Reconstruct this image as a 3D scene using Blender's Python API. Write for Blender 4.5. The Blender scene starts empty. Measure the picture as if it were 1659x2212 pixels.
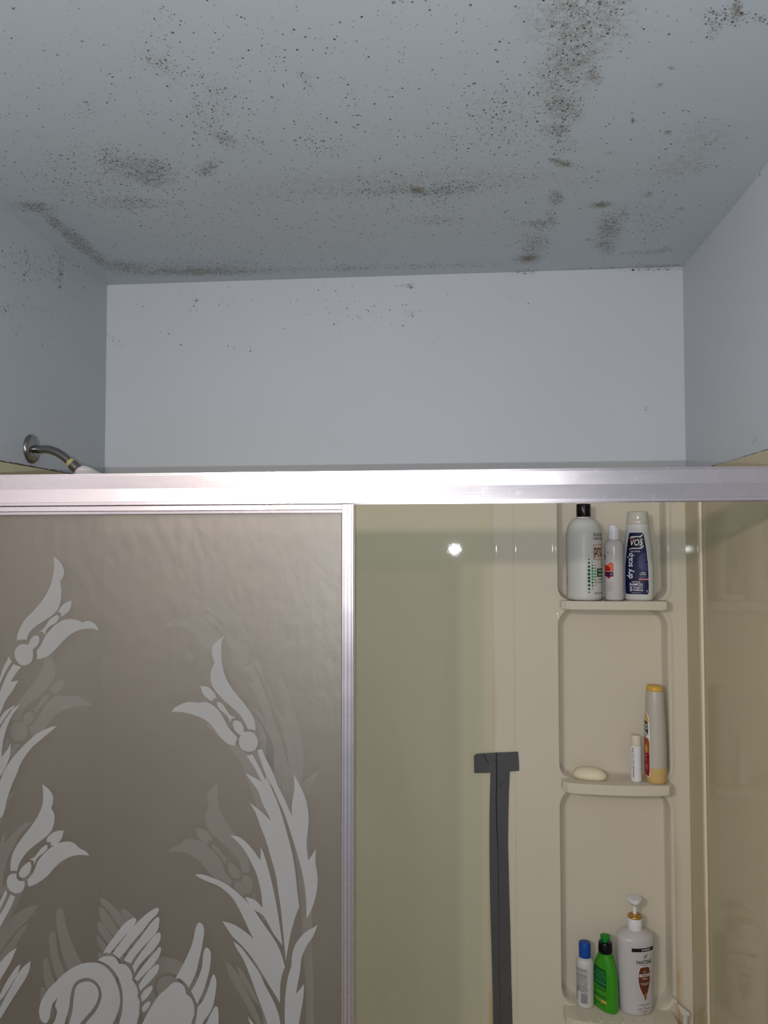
import bpy, bmesh, math, random
from mathutils import Vector, Matrix
from mathutils.geometry import tessellate_polygon
import numpy as np
random.seed(7)
PI = math.pi
sc = bpy.context.scene
COL = sc.collection
# ------------------------------------------------------------------ camera
W = 1.524                      # alcove width
CEIL = 2.404
CAM = Vector((0.9443, -2.031, 1.70))
YAW, PIT, ROL, FPX = 0.0913, 0.0396, -0.0008, 1689.7
fw = Vector((-math.sin(YAW)*math.cos(PIT), math.cos(YAW)*math.cos(PIT), math.sin(PIT)))
r0 = Vector((math.cos(YAW), math.sin(YAW), 0)); u0 = r0.cross(fw)
rt = r0*math.cos(ROL)+u0*math.sin(ROL); up = rt.cross(fw)
cd = bpy.data.cameras.new('camera'); cam = bpy.data.objects.new('camera', cd); COL.objects.link(cam)
cam.matrix_world = Matrix(((rt.x, up.x, -fw.x, CAM.x), (rt.y, up.y, -fw.y, CAM.y), (rt.z, up.z, -fw.z, CAM.z), (0, 0, 0, 1)))
cd.sensor_fit = 'VERTICAL'; cd.sensor_height = 24.0; cd.lens = 24.0*FPX/2212; cd.clip_start = .02
sc.camera = cam
# ------------------------------------------------------------------ world, lamps, exposure
w = bpy.data.worlds.new('world'); sc.world = w; w.use_nodes = True
w.node_tree.nodes['Background'].inputs[0].default_value = (.5, .55, .6, 1)
w.node_tree.nodes['Background'].inputs[1].default_value = .75
def lamp(name, kind, loc, power, color, rad, aim=None):
    l = bpy.data.lights.new(name, kind); l.energy = power; l.color = color
    if kind == 'AREA': l.shape = 'DISK'; l.size = rad
    else: l.shadow_soft_size = rad
    o = bpy.data.objects.new(name, l); COL.objects.link(o); o.location = loc
    if aim: o.rotation_euler = Vector(aim).to_track_quat('-Z', 'Y').to_euler()
    return o
lamp('vanity_bulb', 'POINT', (.02, -2.80, 2.14), 42, (1, .87, .78), .045)
lamp('vanity_bulb', 'POINT', (.19, -2.84, 2.14), 42, (1, .87, .78), .045)
lamp('phone_flash', 'AREA', CAM + up*-.032 + rt*-.004 + fw*.004, 11.3, (.92, .97, 1), .008, fw)
vs = sc.view_settings; vs.view_transform = 'Standard'; vs.look = 'None'; vs.gamma = 1; vs.use_curve_mapping = False
vs.exposure = -0.45

# ------------------------------------------------------------------ helpers
def U(px, py, y):
    "pixel of the 1659x2212 photo -> (x, z) on the vertical plane at depth y"
    d = fw*FPX + rt*(px-829.5) + up*(1106-py); t = (y-CAM.y)/d.y
    p = CAM + d*t; return p.x, p.z
def UX(px, py, x):
    d = fw*FPX + rt*(px-829.5) + up*(1106-py); t = (x-CAM.x)/d.x
    p = CAM + d*t; return p.y, p.z
def UZ(px, py, z):
    d = fw*FPX + rt*(px-829.5) + up*(1106-py); t = (z-CAM.z)/d.z
    p = CAM + d*t; return p.x, p.y
def S(c):  # sRGB 0-255 -> linear
    return tuple((v/255/12.92 if v/255 <= .04045 else ((v/255+.055)/1.055)**2.4) for v in c)
def link(name, me, mat=None, parent=None, smooth=False):
    o = bpy.data.objects.new(name, me); COL.objects.link(o)
    if mat is not None:
        for m in (mat if isinstance(mat, (list, tuple)) else [mat]): me.materials.append(m)
    if parent: o.parent = parent
    if smooth:
        me.polygons.foreach_set('use_smooth', [True]*len(me.polygons))
    return o
def frombm(name, bm, mat, parent=None, smooth=False, auto=None):
    bmesh.ops.recalc_face_normals(bm, faces=bm.faces[:])
    if auto is not None:
        for e in bm.edges:
            if len(e.link_faces) == 2 and e.calc_face_angle(0) > math.radians(auto): e.smooth = False
        smooth = True
    me = bpy.data.meshes.new(name); bm.to_mesh(me); bm.free()
    return link(name, me, mat, parent, smooth)
def tag(o, label=None, cat=None, group=None, kind=None):
    if label: o['label'] = label
    if cat: o['category'] = cat
    if group: o['group'] = group
    if kind: o['kind'] = kind
    return o
def empty(name, loc, rz=0):
    o = bpy.data.objects.new(name, None); COL.objects.link(o); o.location = loc; o.rotation_euler = (0, 0, rz)
    o.empty_display_size = .05
    return o
def box(bm, a, b, bev=0, seg=2):
    r = bmesh.ops.create_cube(bm, size=1.0)
    vs_ = r['verts']
    for v in vs_:
        v.co = Vector([(a[i]+b[i])/2 + v.co[i]*(b[i]-a[i]) for i in range(3)])
    if bev:
        es = list({e for v in vs_ for e in v.link_edges})
        bmesh.ops.bevel(bm, geom=es, offset=bev, segments=seg, affect='EDGES', profile=.6)
def boxobj(name, a, b, mat, parent=None, bev=0):
    bm = bmesh.new(); box(bm, a, b, bev); return frombm(name, bm, mat, parent)
def prism(bm, pts, axis, a, b):
    "extrude closed 2D outline along axis 'x' (pts=(y,z)) or 'z' (pts=(x,y)) or 'y' (pts=(x,z))"
    def P(p, t):
        return {'x': (t, p[0], p[1]), 'z': (p[0], p[1], t), 'y': (p[0], t, p[1])}[axis]
    va = [bm.verts.new(P(p, a)) for p in pts]; vb = [bm.verts.new(P(p, b)) for p in pts]
    n = len(pts)
    for i in range(n): bm.faces.new((va[i], va[(i+1) % n], vb[(i+1) % n], vb[i]))
    bm.faces.new(va); bm.faces.new(vb[::-1])
def loft(name, prof, mat, parent=None, n=112, ex=2.0, cap=True, auto=50):
    "prof rows: z, a (half width x), b (half depth y)[, dx, dy]; superelliptic rings"
    bm = bmesh.new(); rings = []
    for row in prof:
        z, a, b = row[:3]; dx, dy = (row[3], row[4]) if len(row) > 3 else (0, 0)
        ring = []
        for i in range(n):
            t = 2*PI*i/n; c, s = math.cos(t), math.sin(t)
            ring.append(bm.verts.new((dx+a*math.copysign(abs(c)**(2/ex), c), dy+b*math.copysign(abs(s)**(2/ex), s), z)))
        rings.append(ring)
    for r1, r2 in zip(rings, rings[1:]):
        for i in range(n): bm.faces.new((r1[i], r1[(i+1) % n], r2[(i+1) % n], r2[i]))
    if cap: bm.faces.new(rings[0][::-1]); bm.faces.new(rings[-1])
    return frombm(name, bm, mat, parent, auto=auto)
def tube(bm, pts, rad, n=20):
    "swept tube; rad number or list"
    pts = [Vector(p) for p in pts]; rings = []; ref = None
    for i, p in enumerate(pts):
        d = (pts[min(i+1, len(pts)-1)]-pts[max(i-1, 0)]).normalized()
        if ref is None: ref = d.orthogonal().normalized()
        ref = (ref - d*ref.dot(d)).normalized(); b = d.cross(ref)
        r = rad[i] if isinstance(rad, (list, tuple)) else rad
        rings.append([bm.verts.new(p+ref*(math.cos(2*PI*k/n)*r)+b*(math.sin(2*PI*k/n)*r)) for k in range(n)])
    for r1, r2 in zip(rings, rings[1:]):
        for k in range(n): bm.faces.new((r1[k], r1[(k+1) % n], r2[(k+1) % n], r2[k]))
    bm.faces.new(rings[0][::-1]); bm.faces.new(rings[-1])
def smoothpoly(pts, closed=True, step=6):
    "pts: (x,y) or (x,y,'c') corner; Catmull-Rom between corners"
    n = len(pts); out = []
    P = [(p[0], p[1]) for p in pts]; C = [len(p) > 2 for p in pts]
    for i in range(n):
        p1, p2 = P[i], P[(i+1) % n]
        p0 = P[(i-1) % n] if not C[i] else (2*p1[0]-p2[0], 2*p1[1]-p2[1])
        p3 = P[(i+2) % n] if not C[(i+1) % n] else (2*p2[0]-p1[0], 2*p2[1]-p1[1])
        for k in range(step):
            t = k/step
            f = lambda a, b, c, d: .5*(2*b+(c-a)*t+(2*a-5*b+4*c-d)*t*t+(3*b-a-3*c+d)*t**3)
            out.append((f(p0[0], p1[0], p2[0], p3[0]), f(p0[1], p1[1], p2[1], p3[1])))
    return out
_tc = {}
def textmesh(s):
    if s in _tc: return _tc[s]
    cu = bpy.data.curves.new('t', 'FONT'); cu.body = s; cu.size = 1; cu.resolution_u = 3; cu.offset = .012
    o = bpy.data.objects.new('t', cu); COL.objects.link(o)
    dg = bpy.context.evaluated_depsgraph_get(); me = bpy.data.meshes.new_from_object(o.evaluated_get(dg))
    V = [(v.co.x, v.co.y) for v in me.vertices]; F = [tuple(p.vertices) for p in me.polygons]
    bpy.data.objects.remove(o); bpy.data.curves.remove(cu); bpy.data.meshes.remove(me)
    x0 = min(v[0] for v in V); x1 = max(v[0] for v in V); y0 = min(v[1] for v in V); y1 = max(v[1] for v in V)
    V = [((v[0]-x0)/(x1-x0), (v[1]-y0)/(y1-y0)) for v in V]
    _tc[s] = (V, F); return _tc[s]
class Decal:
    "flat print laid on a curved surface; u runs right, v up, in metres"
    def __init__(self): self.items = []
    def poly(self, pts, mat, lay=0): self.items.append((list(pts), [tuple(range(len(pts)))], mat, lay)); return self
    def rect(self, u0_, v0, u1, v1, mat, lay=0): return self.poly([(u0_, v0), (u1, v0), (u1, v1), (u0_, v1)], mat, lay)
    def circ(self, u, v, r, mat, lay=0, r2=None, n=14):
        return self.poly([(u+r*math.cos(2*PI*k/n), v+(r2 or r)*math.sin(2*PI*k/n)) for k in range(n)], mat, lay)
    def text(self, s, u0_, v0, wd, ht, mat, lay=1, rot=0, shear=0):
        V, F = textmesh(s)
        c, q = math.cos(rot), math.sin(rot)
        P = [((x*wd+shear*y*ht), y*ht) for x, y in V]
        self.items.append(([(u0_+x*c-y*q, v0+x*q+y*c) for x, y in P], F, mat, lay)); return self
    def build(self, name, surf, mats, parent, du=.003):
        bm = bmesh.new()
        for V, F, m, lay in self.items:
            b2 = bmesh.new(); vv = [b2.verts.new((x, y, 0)) for x, y in V]
            for f in F:
                try: b2.faces.new([vv[i] for i in f])
                except ValueError: pass
            for f in b2.faces: f.normal_update()
            us = [x for x, _ in V]; a = min(us)
            if len(F) == 1:
                k = math.ceil(a/du)*du
                while k < max(us):
                    bmesh.ops.bisect_plane(b2, geom=b2.verts[:]+b2.edges[:]+b2.faces[:], plane_co=(k, 0, 0), plane_no=(1, 0, 0)); k += du
                zs_ = [y for _, y in V]; k = math.ceil(min(zs_)/.008)*.008
                while k < max(zs_):
                    bmesh.ops.bisect_plane(b2, geom=b2.verts[:]+b2.edges[:]+b2.faces[:], plane_co=(0, k, 0), plane_no=(0, 1, 0)); k += .008
            mp = {}
            for v in b2.verts: mp[v] = bm.verts.new(surf(v.co.x, v.co.y, .0004+.00022*lay))
            for f in b2.faces:
                try:
                    g = bm.faces.new([mp[v] for v in f.verts]); g.material_index = m
                except ValueError: pass
            b2.free()
        me = bpy.data.meshes.new(name); bm.to_mesh(me); bm.free()
        return link(name, me, mats, parent)
def surf_of(prof, phi=0, ex=2.0):
    "surface function for a loft profile; phi turns where u=0 looks (0 = local -y)"
    Z = [r[0] for r in prof]; A = [r[1] for r in prof]; B = [r[2] for r in prof]
    a0, b0 = max(A), max(B)
    ts = np.linspace(-PI, PI, 721); xs = a0*np.sign(np.sin(ts))*abs(np.sin(ts))**(2/ex); ys = -b0*np.sign(np.cos(ts))*abs(np.cos(ts))**(2/ex)
    sl = np.concatenate([[0], np.cumsum(np.hypot(np.diff(xs), np.diff(ys)))])
    s0 = np.interp(phi, ts, sl)
    def f(u, v, e):
        t = float(np.interp(s0+u, sl, ts)); a = float(np.interp(v, Z, A)); b = float(np.interp(v, Z, B))
        sn, cs = math.sin(t), math.cos(t)
        return ((a+e)*math.copysign(abs(sn)**(2/ex), sn), -(b+e)*math.copysign(abs(cs)**(2/ex), cs), v)
    return f

# ------------------------------------------------------------------ materials
class NT:
    def __init__(self, name):
        self.m = bpy.data.materials.new(name); self.m.use_nodes = True
        self.t = self.m.node_tree; self.b = self.t.nodes['Principled BSDF']; self.out = self.t.nodes['Material Output']
    def n(self, typ, **kw):
        x = self.t.nodes.new(typ)
        for k, v in kw.items():
            if k.startswith('i_'): x.inputs[k[2:]].default_value = v
            else: setattr(x, k, v)
        return x
    def l(self, a, b): self.t.links.new(a, b)
    def math(self, op, a, b=None, c=None, clamp=False):
        x = self.n('ShaderNodeMath', operation=op, use_clamp=clamp)
        for i, v in enumerate((a, b, c)):
            if v is None: continue
            if isinstance(v, (int, float)): x.inputs[i].default_value = v
            else: self.l(v, x.inputs[i])
        return x.outputs[0]
    def mix(self, fac, a, b):
        x = self.n('ShaderNodeMix', data_type='RGBA')
        for i, v in ((0, fac), (6, a), (7, b)):
            if isinstance(v, (int, float)): x.inputs[i].default_value = v
            elif isinstance(v, tuple): x.inputs[i].default_value = (*v, 1)
            else: self.l(v, x.inputs[i])
        return x.outputs[2]
    def coord(self, scale=(1, 1, 1)):
        tc = self.n('ShaderNodeTexCoord'); mp = self.n('ShaderNodeMapping'); mp.inputs['Scale'].default_value = scale
        self.l(tc.outputs['Object'], mp.inputs[0]); return mp.outputs[0]
    def noise(self, scale, detail=3, rough=.5, vec=None):
        x = self.n('ShaderNodeTexNoise'); x.inputs['Scale'].default_value = scale; x.inputs['Detail'].default_value = detail
        x.inputs['Roughness'].default_value = rough
        self.l(vec or self.coord(), x.inputs['Vector']); return x.outputs['Fac']
    def bump(self, h, strength, dist=.001):
        x = self.n('ShaderNodeBump'); x.inputs['Strength'].default_value = strength; x.inputs['Distance'].default_value = dist
        self.l(h, x.inputs['Height']); self.l(x.outputs[0], self.b.inputs['Normal'])
def plain(name, rgb, rough=.5, metal=0, spec=.3, coat=0, trans=0, sss=0, vary=.04, bump=0, bscale=300):
    k = NT(name); k.b.inputs['Roughness'].default_value = rough; k.b.inputs['Metallic'].default_value = metal
    k.b.inputs['Specular IOR Level'].default_value = spec; k.b.inputs['Coat Weight'].default_value = coat
    k.b.inputs['Transmission Weight'].default_value = trans
    c = S(rgb); nz = k.noise(9, 3)
    k.l(k.mix(nz, tuple(v*(1-vary) for v in c), tuple(min(1, v*(1+vary)) for v in c)), k.b.inputs['Base Color'])
    if bump: k.bump(k.noise(bscale, 2), bump)
    return k.m
def moldy(name, rgb):
    "painted plaster; attributes 'mold' (speck density) and 'stain' (olive-brown discolouring)"
    k = NT(name); k.b.inputs['Roughness'].default_value = .55; k.b.inputs['Specular IOR Level'].default_value = .35
    at = k.n('ShaderNodeAttribute', attribute_name='mold'); st = k.n('ShaderNodeAttribute', attribute_name='stain')
    base = S(rgb)
    D = k.math('MULTIPLY', at.outputs['Fac'], k.math('MULTIPLY_ADD', k.noise(32, 3, .6), 4.2, -1.0, True)); D = k.math('MULTIPLY', D, 1.5)
    c0 = k.mix(k.noise(3, 4), tuple(v*.95 for v in base), tuple(min(1, v*1.04) for v in base))
    fine = k.noise(330, 4, .7)
    sm = k.math('MULTIPLY', st.outputs['Fac'], k.math('MULTIPLY_ADD', k.noise(75, 5, .7), 4.0, -1.65, True), clamp=True)
    sm = k.math('MAXIMUM', sm, k.math('MULTIPLY', k.math('SUBTRACT', st.outputs['Fac'], .55, clamp=True), k.math('MULTIPLY_ADD', fine, 2.5, .5)), clamp=True)
    c1 = k.mix(sm, c0, S((124, 106, 76)))
    gr = k.math('MULTIPLY', k.math('GREATER_THAN', fine, .56), k.math('MULTIPLY', st.outputs['Fac'], .8, clamp=True))
    c1 = k.mix(gr, c1, S((90, 78, 56)))
    masks = None
    for sc_, rad, pw in ((230, .46, 1.3), (120, .36, 1.0), (400, .48, .7)):
        v = k.n('ShaderNodeTexVoronoi'); v.inputs['Scale'].default_value = sc_; k.l(k.coord((1, 1.0, 1)), v.inputs['Vector'])
        sep = k.n('ShaderNodeSeparateColor'); k.l(v.outputs['Color'], sep.inputs[0])
        on = k.math('LESS_THAN', sep.outputs[0], k.math('MULTIPLY', D, pw))
        r_ = k.math('MULTIPLY_ADD', sep.outputs[1], rad*.8, rad*.25)
        dn = k.math('MULTIPLY_ADD', fine, .5, k.math('SUBTRACT', v.outputs['Distance'], .25))
        mk = k.math('MULTIPLY', on, k.math('MULTIPLY', k.math('SUBTRACT', r_, dn, clamp=True), 14.0, clamp=True))
        mk = k.math('MULTIPLY', mk, k.math('MULTIPLY_ADD', sep.outputs[2], .7, .3))
        masks = mk if masks is None else k.math('MAXIMUM', masks, mk)
    c2 = k.mix(masks, c1, S((54, 41, 26)))
    k.l(c2, k.b.inputs['Base Color'])
    k.bump(k.noise(180, 3), .18, .0008)
    return k.m
M = {}
PAINT = (192, 198, 205)
M['ceiling'] = moldy('ceiling_paint', (192, 200, 207))
M['wall'] = moldy('wall_paint', PAINT)
def surround_mat(name, rgb, rustx=None, axis=0, bumpy=.12):
    k = NT(name); k.b.inputs['Roughness'].default_value = .032; k.b.inputs['Specular IOR Level'].default_value = .07
    c = S(rgb); col = k.mix(k.noise(2.5, 3), tuple(v*.96 for v in c), tuple(v*1.03 for v in c))
    if rustx is not None:
        sep = k.n('ShaderNodeSeparateXYZ'); tc = k.n('ShaderNodeTexCoord'); k.l(tc.outputs['Object'], sep.inputs[0])
        for x_, wd, z0, z1 in rustx:
            dx = k.math('ABSOLUTE', k.math('SUBTRACT', sep.outputs[axis], x_))
            a = k.math('SUBTRACT', 1.0, k.math('DIVIDE', dx, wd), clamp=True)
            zz = k.math('DIVIDE', k.math('SUBTRACT', z1, sep.outputs[2]), z1-z0, clamp=True)
            nz = k.noise(14, 4, .6, k.coord((1, 1, .35)))
            f = k.math('MULTIPLY', k.math('MULTIPLY', a, zz), k.math('MULTIPLY_ADD', nz, 3.2, -1.1, True), clamp=True)
            col = k.mix(f, col, S((176, 128, 52)))
    k.l(col, k.b.inputs['Base Color'])
    k.bump(k.noise(170, 4, .65), bumpy*.38, .0006)
    return k.m
CREAM = (202, 197, 171)
M['caulk'] = plain('caulk', (92, 76, 58), .8, vary=.5)
M['floor'] = plain('floor_vinyl', (150, 145, 138), .5)
M['tub'] = plain('tub_enamel', (214, 208, 186), .2)
def alu(name, rgb, rough, dirt=.5, vert=False):
    k = NT(name); k.b.inputs['Metallic'].default_value = 1
    c = S(rgb); st = k.noise(1, 3, .6, k.coord((2200, 2200, 10) if vert else (18, 18, 2200))); big = k.noise(7, 4, .6, k.coord((1, 1, 3)))
    c1 = k.mix(st, tuple(v*.90 for v in c), c)
    spots = k.math('MULTIPLY_ADD', k.noise(60, 4, .6, k.coord((1, 1, .8))), 5, -3.1, True)
    c1 = k.mix(k.math('MULTIPLY', spots, dirt), c1, tuple(v*.78 for v in c))
    k.l(c1, k.b.inputs['Base Color'])
    k.l(k.math('ADD', k.math('MULTIPLY_ADD', big, .10, rough-.05), k.math('MULTIPLY', spots, .12)), k.b.inputs['Roughness'])
    k.bump(k.noise(1, 2, .5, k.coord((1500, 1500, 6) if vert else (9, 9, 1500))), .08, .0004)
    return k.m
M['alu'] = alu('aluminium', (224, 215, 220), .275)
M['alu_v'] = alu('aluminium_stile', (224, 215, 220), .275, vert=True)
M['dark'] = plain('dark_gap', (40, 38, 36), .8)
def glass(name):
    k = NT(name)
    tr = k.n('ShaderNodeBsdfTransparent'); df = k.n('ShaderNodeBsdfDiffuse'); tl = k.n('ShaderNodeBsdfTranslucent')
    gl = k.n('ShaderNodeBsdfGlossy'); gl.inputs['Roughness'].default_value = .48
    tr.inputs[0].default_value = (.895, .865, .832, 1)
    nz = k.noise(5, 4, .6, k.coord((1, 1, .45)))
    k.l(k.mix(nz, (.13, .12, .10), (.36, .34, .31)), df.inputs[0]); tl.inputs[0].default_value = (.3, .28, .26, 1)
    bp = k.n('ShaderNodeBump'); bp.inputs['Strength'].default_value = .5; bp.inputs['Distance'].default_value = .0016
    k.l(k.noise(55, 2, .5, k.coord((1, 1, .6))), bp.inputs['Height']); k.l(bp.outputs[0], gl.inputs['Normal'])
    a = k.n('ShaderNodeMixShader'); a.inputs[0].default_value = .5; k.l(df.outputs[0], a.inputs[1]); k.l(tl.outputs[0], a.inputs[2])
    b = k.n('ShaderNodeMixShader'); b.inputs[0].default_value = .12; k.l(tr.outputs[0], b.inputs[1]); k.l(a.outputs[0], b.inputs[2])
    c = k.n('ShaderNodeMixShader'); c.inputs[0].default_value = .10; k.l(b.outputs[0], c.inputs[1]); k.l(gl.outputs[0], c.inputs[2])
    k.l(c.outputs[0], k.out.inputs[0]); return k.m
M['glass'] = glass('obscure_glass')
def etch(name, alpha):
    k = NT(name); tr = k.n('ShaderNodeBsdfTransparent'); df = k.n('ShaderNodeBsdfDiffuse'); tl = k.n('ShaderNodeBsdfTranslucent')
    tr.inputs[0].default_value = (.9, .9, .9, 1)
    df.inputs[0].default_value = (.72, .71, .72, 1); tl.inputs[0].default_value = (.6, .6, .6, 1)
    nz = k.noise(30, 3); k.l(k.mix(nz, (.50, .50, .50), (.56, .56, .56)), df.inputs[0])
    a = k.n('ShaderNodeMixShader'); a.inputs[0].default_value = .3; k.l(df.outputs[0], a.inputs[1]); k.l(tl.outputs[0], a.inputs[2])
    b = k.n('ShaderNodeMixShader'); b.inputs[0].default_value = alpha; k.l(tr.outputs[0], b.inputs[1]); k.l(a.outputs[0], b.inputs[2])
    k.l(b.outputs[0], k.out.inputs[0]); return k.m
M['etch'] = etch('sandblasted_glass', .68)
M['chrome'] = plain('tarnished_chrome', (150, 146, 144), .2, metal=1, vary=.25)
M['brassring'] = plain('thread_tape', (176, 168, 120), .6)
M['white'] = plain('white_plastic', (226, 224, 226), .33)
M['whitemat'] = plain('white_bottle', (202, 202, 197), .38)
M['whitecool'] = plain('white_gloss_bottle', (198, 193, 194), .22)
M['black'] = plain('black_plastic', (10, 10, 12), .25)
M['ink'] = plain('black_ink', (26, 24, 24), .5)
M['greyink'] = plain('grey_ink', (96, 92, 92), .5)
M['maroon'] = plain('maroon_ink', (110, 62, 58), .5)
M['green'] = plain('green_ink', (12, 92, 44), .45)
M['dgreen'] = plain('dark_green_ink', (14, 58, 34), .45)
M['lgreen'] = plain('light_green_ink', (60, 150, 92), .45)
M['pink'] = plain('pink_label', (214, 186, 176), .5)
M['olive'] = plain('olive_ink', (120, 112, 84), .5)
M['red'] = plain('red_ink', (176, 34, 30), .4)
M['orange'] = plain('orange_ink', (224, 110, 66), .4)
M['plum'] = plain('plum_ink', (74, 20, 54), .4)
M['navy'] = plain('navy_label', (12, 14, 66), .5, vary=.12)
M['navyl'] = plain('dot_ink', (120, 130, 190), .4)
M['lw'] = plain('white_ink', (236, 234, 236), .45)
M['salmon'] = plain('salmon_ink', (226, 140, 136), .45)
M['yellowcap'] = plain('yellow_cap', (214, 170, 70), .3)
M['cloudy'] = plain('cloudy_bottle', (188, 181, 170), .3)
M['yfluid'] = plain('yellow_conditioner', (204, 172, 112), .3)
M['crimson'] = plain('crimson_label', (150, 24, 30), .4, vary=.3)
M['rusty'] = plain('rust_orange_label', (176, 84, 50), .4, vary=.3)
M['soap'] = plain('soap', (226, 216, 188), .45, bump=.1, bscale=40)
M['bluecap'] = plain('blue_cap', (24, 78, 168), .35, bump=.4, bscale=260)
M['fgreen'] = plain('green_bottle', (58, 148, 30), .26, coat=.3)
M['fgreen2'] = plain('green_cap', (16, 140, 40), .3)
M['gold'] = plain('gold_collar', (190, 148, 76), .3, metal=.6)
M['brown'] = plain('brown_label', (104, 54, 30), .4)
M['tape'] = plain('duct_tape', (82, 82, 84), .42, vary=.12, bump=.25, bscale=900)
M['tapedk'] = plain('tape_crease', (38, 38, 40), .6)
def clearpl(name, rgb, mixw):
    k = NT(name); tr = k.n('ShaderNodeBsdfTransparent'); mx = k.n('ShaderNodeMixShader')
    tr.inputs[0].default_value = (*S(rgb), 1); mx.inputs[0].default_value = mixw
    k.b.inputs['Base Color'].default_value = (*S(rgb), 1); k.b.inputs['Roughness'].default_value = .15
    k.l(k.math('MULTIPLY_ADD', k.noise(40, 2), .2, .08), k.b.inputs['Roughness'])
    k.l(tr.outputs[0], mx.inputs[1]); k.l(k.b.outputs[0], mx.inputs[2]); k.l(mx.outputs[0], k.out.inputs[0]); return k.m
M['frost'] = clearpl('frosted_cap', (214, 210, 196), .75)
M['clear'] = clearpl('clear_plastic', (226, 224, 216), .8)

# ------------------------------------------------------------------ room shell
def struct(o): o['kind'] = 'structure'; return o
def grid(name, P, nu, nv, mat, dens, thick=None):
    "P(i/nu, j/nv) -> point; dens(point) -> (mold, stain)"
    V = [P(i/nu, j/nv) for j in range(nv+1) for i in range(nu+1)]
    F = [(j*(nu+1)+i, j*(nu+1)+i+1, (j+1)*(nu+1)+i+1, (j+1)*(nu+1)+i) for j in range(nv) for i in range(nu)]
    me = bpy.data.meshes.new(name); me.from_pydata(V, [], F)
    A = np.array(V); m, s = dens(A)
    for nm, arr in (('mold', m), ('stain', s)):
        at = me.attributes.new(nm, 'FLOAT', 'POINT'); at.data.foreach_set('value', arr.astype(np.float32))
    return link(name, me, mat)
def project(A):
    D = A - np.array(CAM); z = D@np.array(fw); z = np.where(z < .05, .05, z)
    return 829.5+FPX*(D@np.array(rt))/z, 1106-FPX*(D@np.array(up))/z
def blobs(A, lst):
    "mould colonies as seen from below: centre, radii, angle, speck density, stain"
    X, Y = project(A); m = np.zeros(len(A)); s = np.zeros(len(A))
    for cx, cy, rx, ry, an, d, st in lst:
        if st >= .3: st = min(1, st*1.45)
        if d >= .3: d = min(1, d*1.2)
        c, q = math.cos(math.radians(an)), math.sin(math.radians(an))
        u = ((X-cx)*c+(Y-cy)*q)/rx; v = (-(X-cx)*q+(Y-cy)*c)/ry
        g = np.exp(-(u*u+v*v)**1.3*.9)
        m = m+(1-m)*g*d; s = np.maximum(s, g*st)
    return m, s
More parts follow.
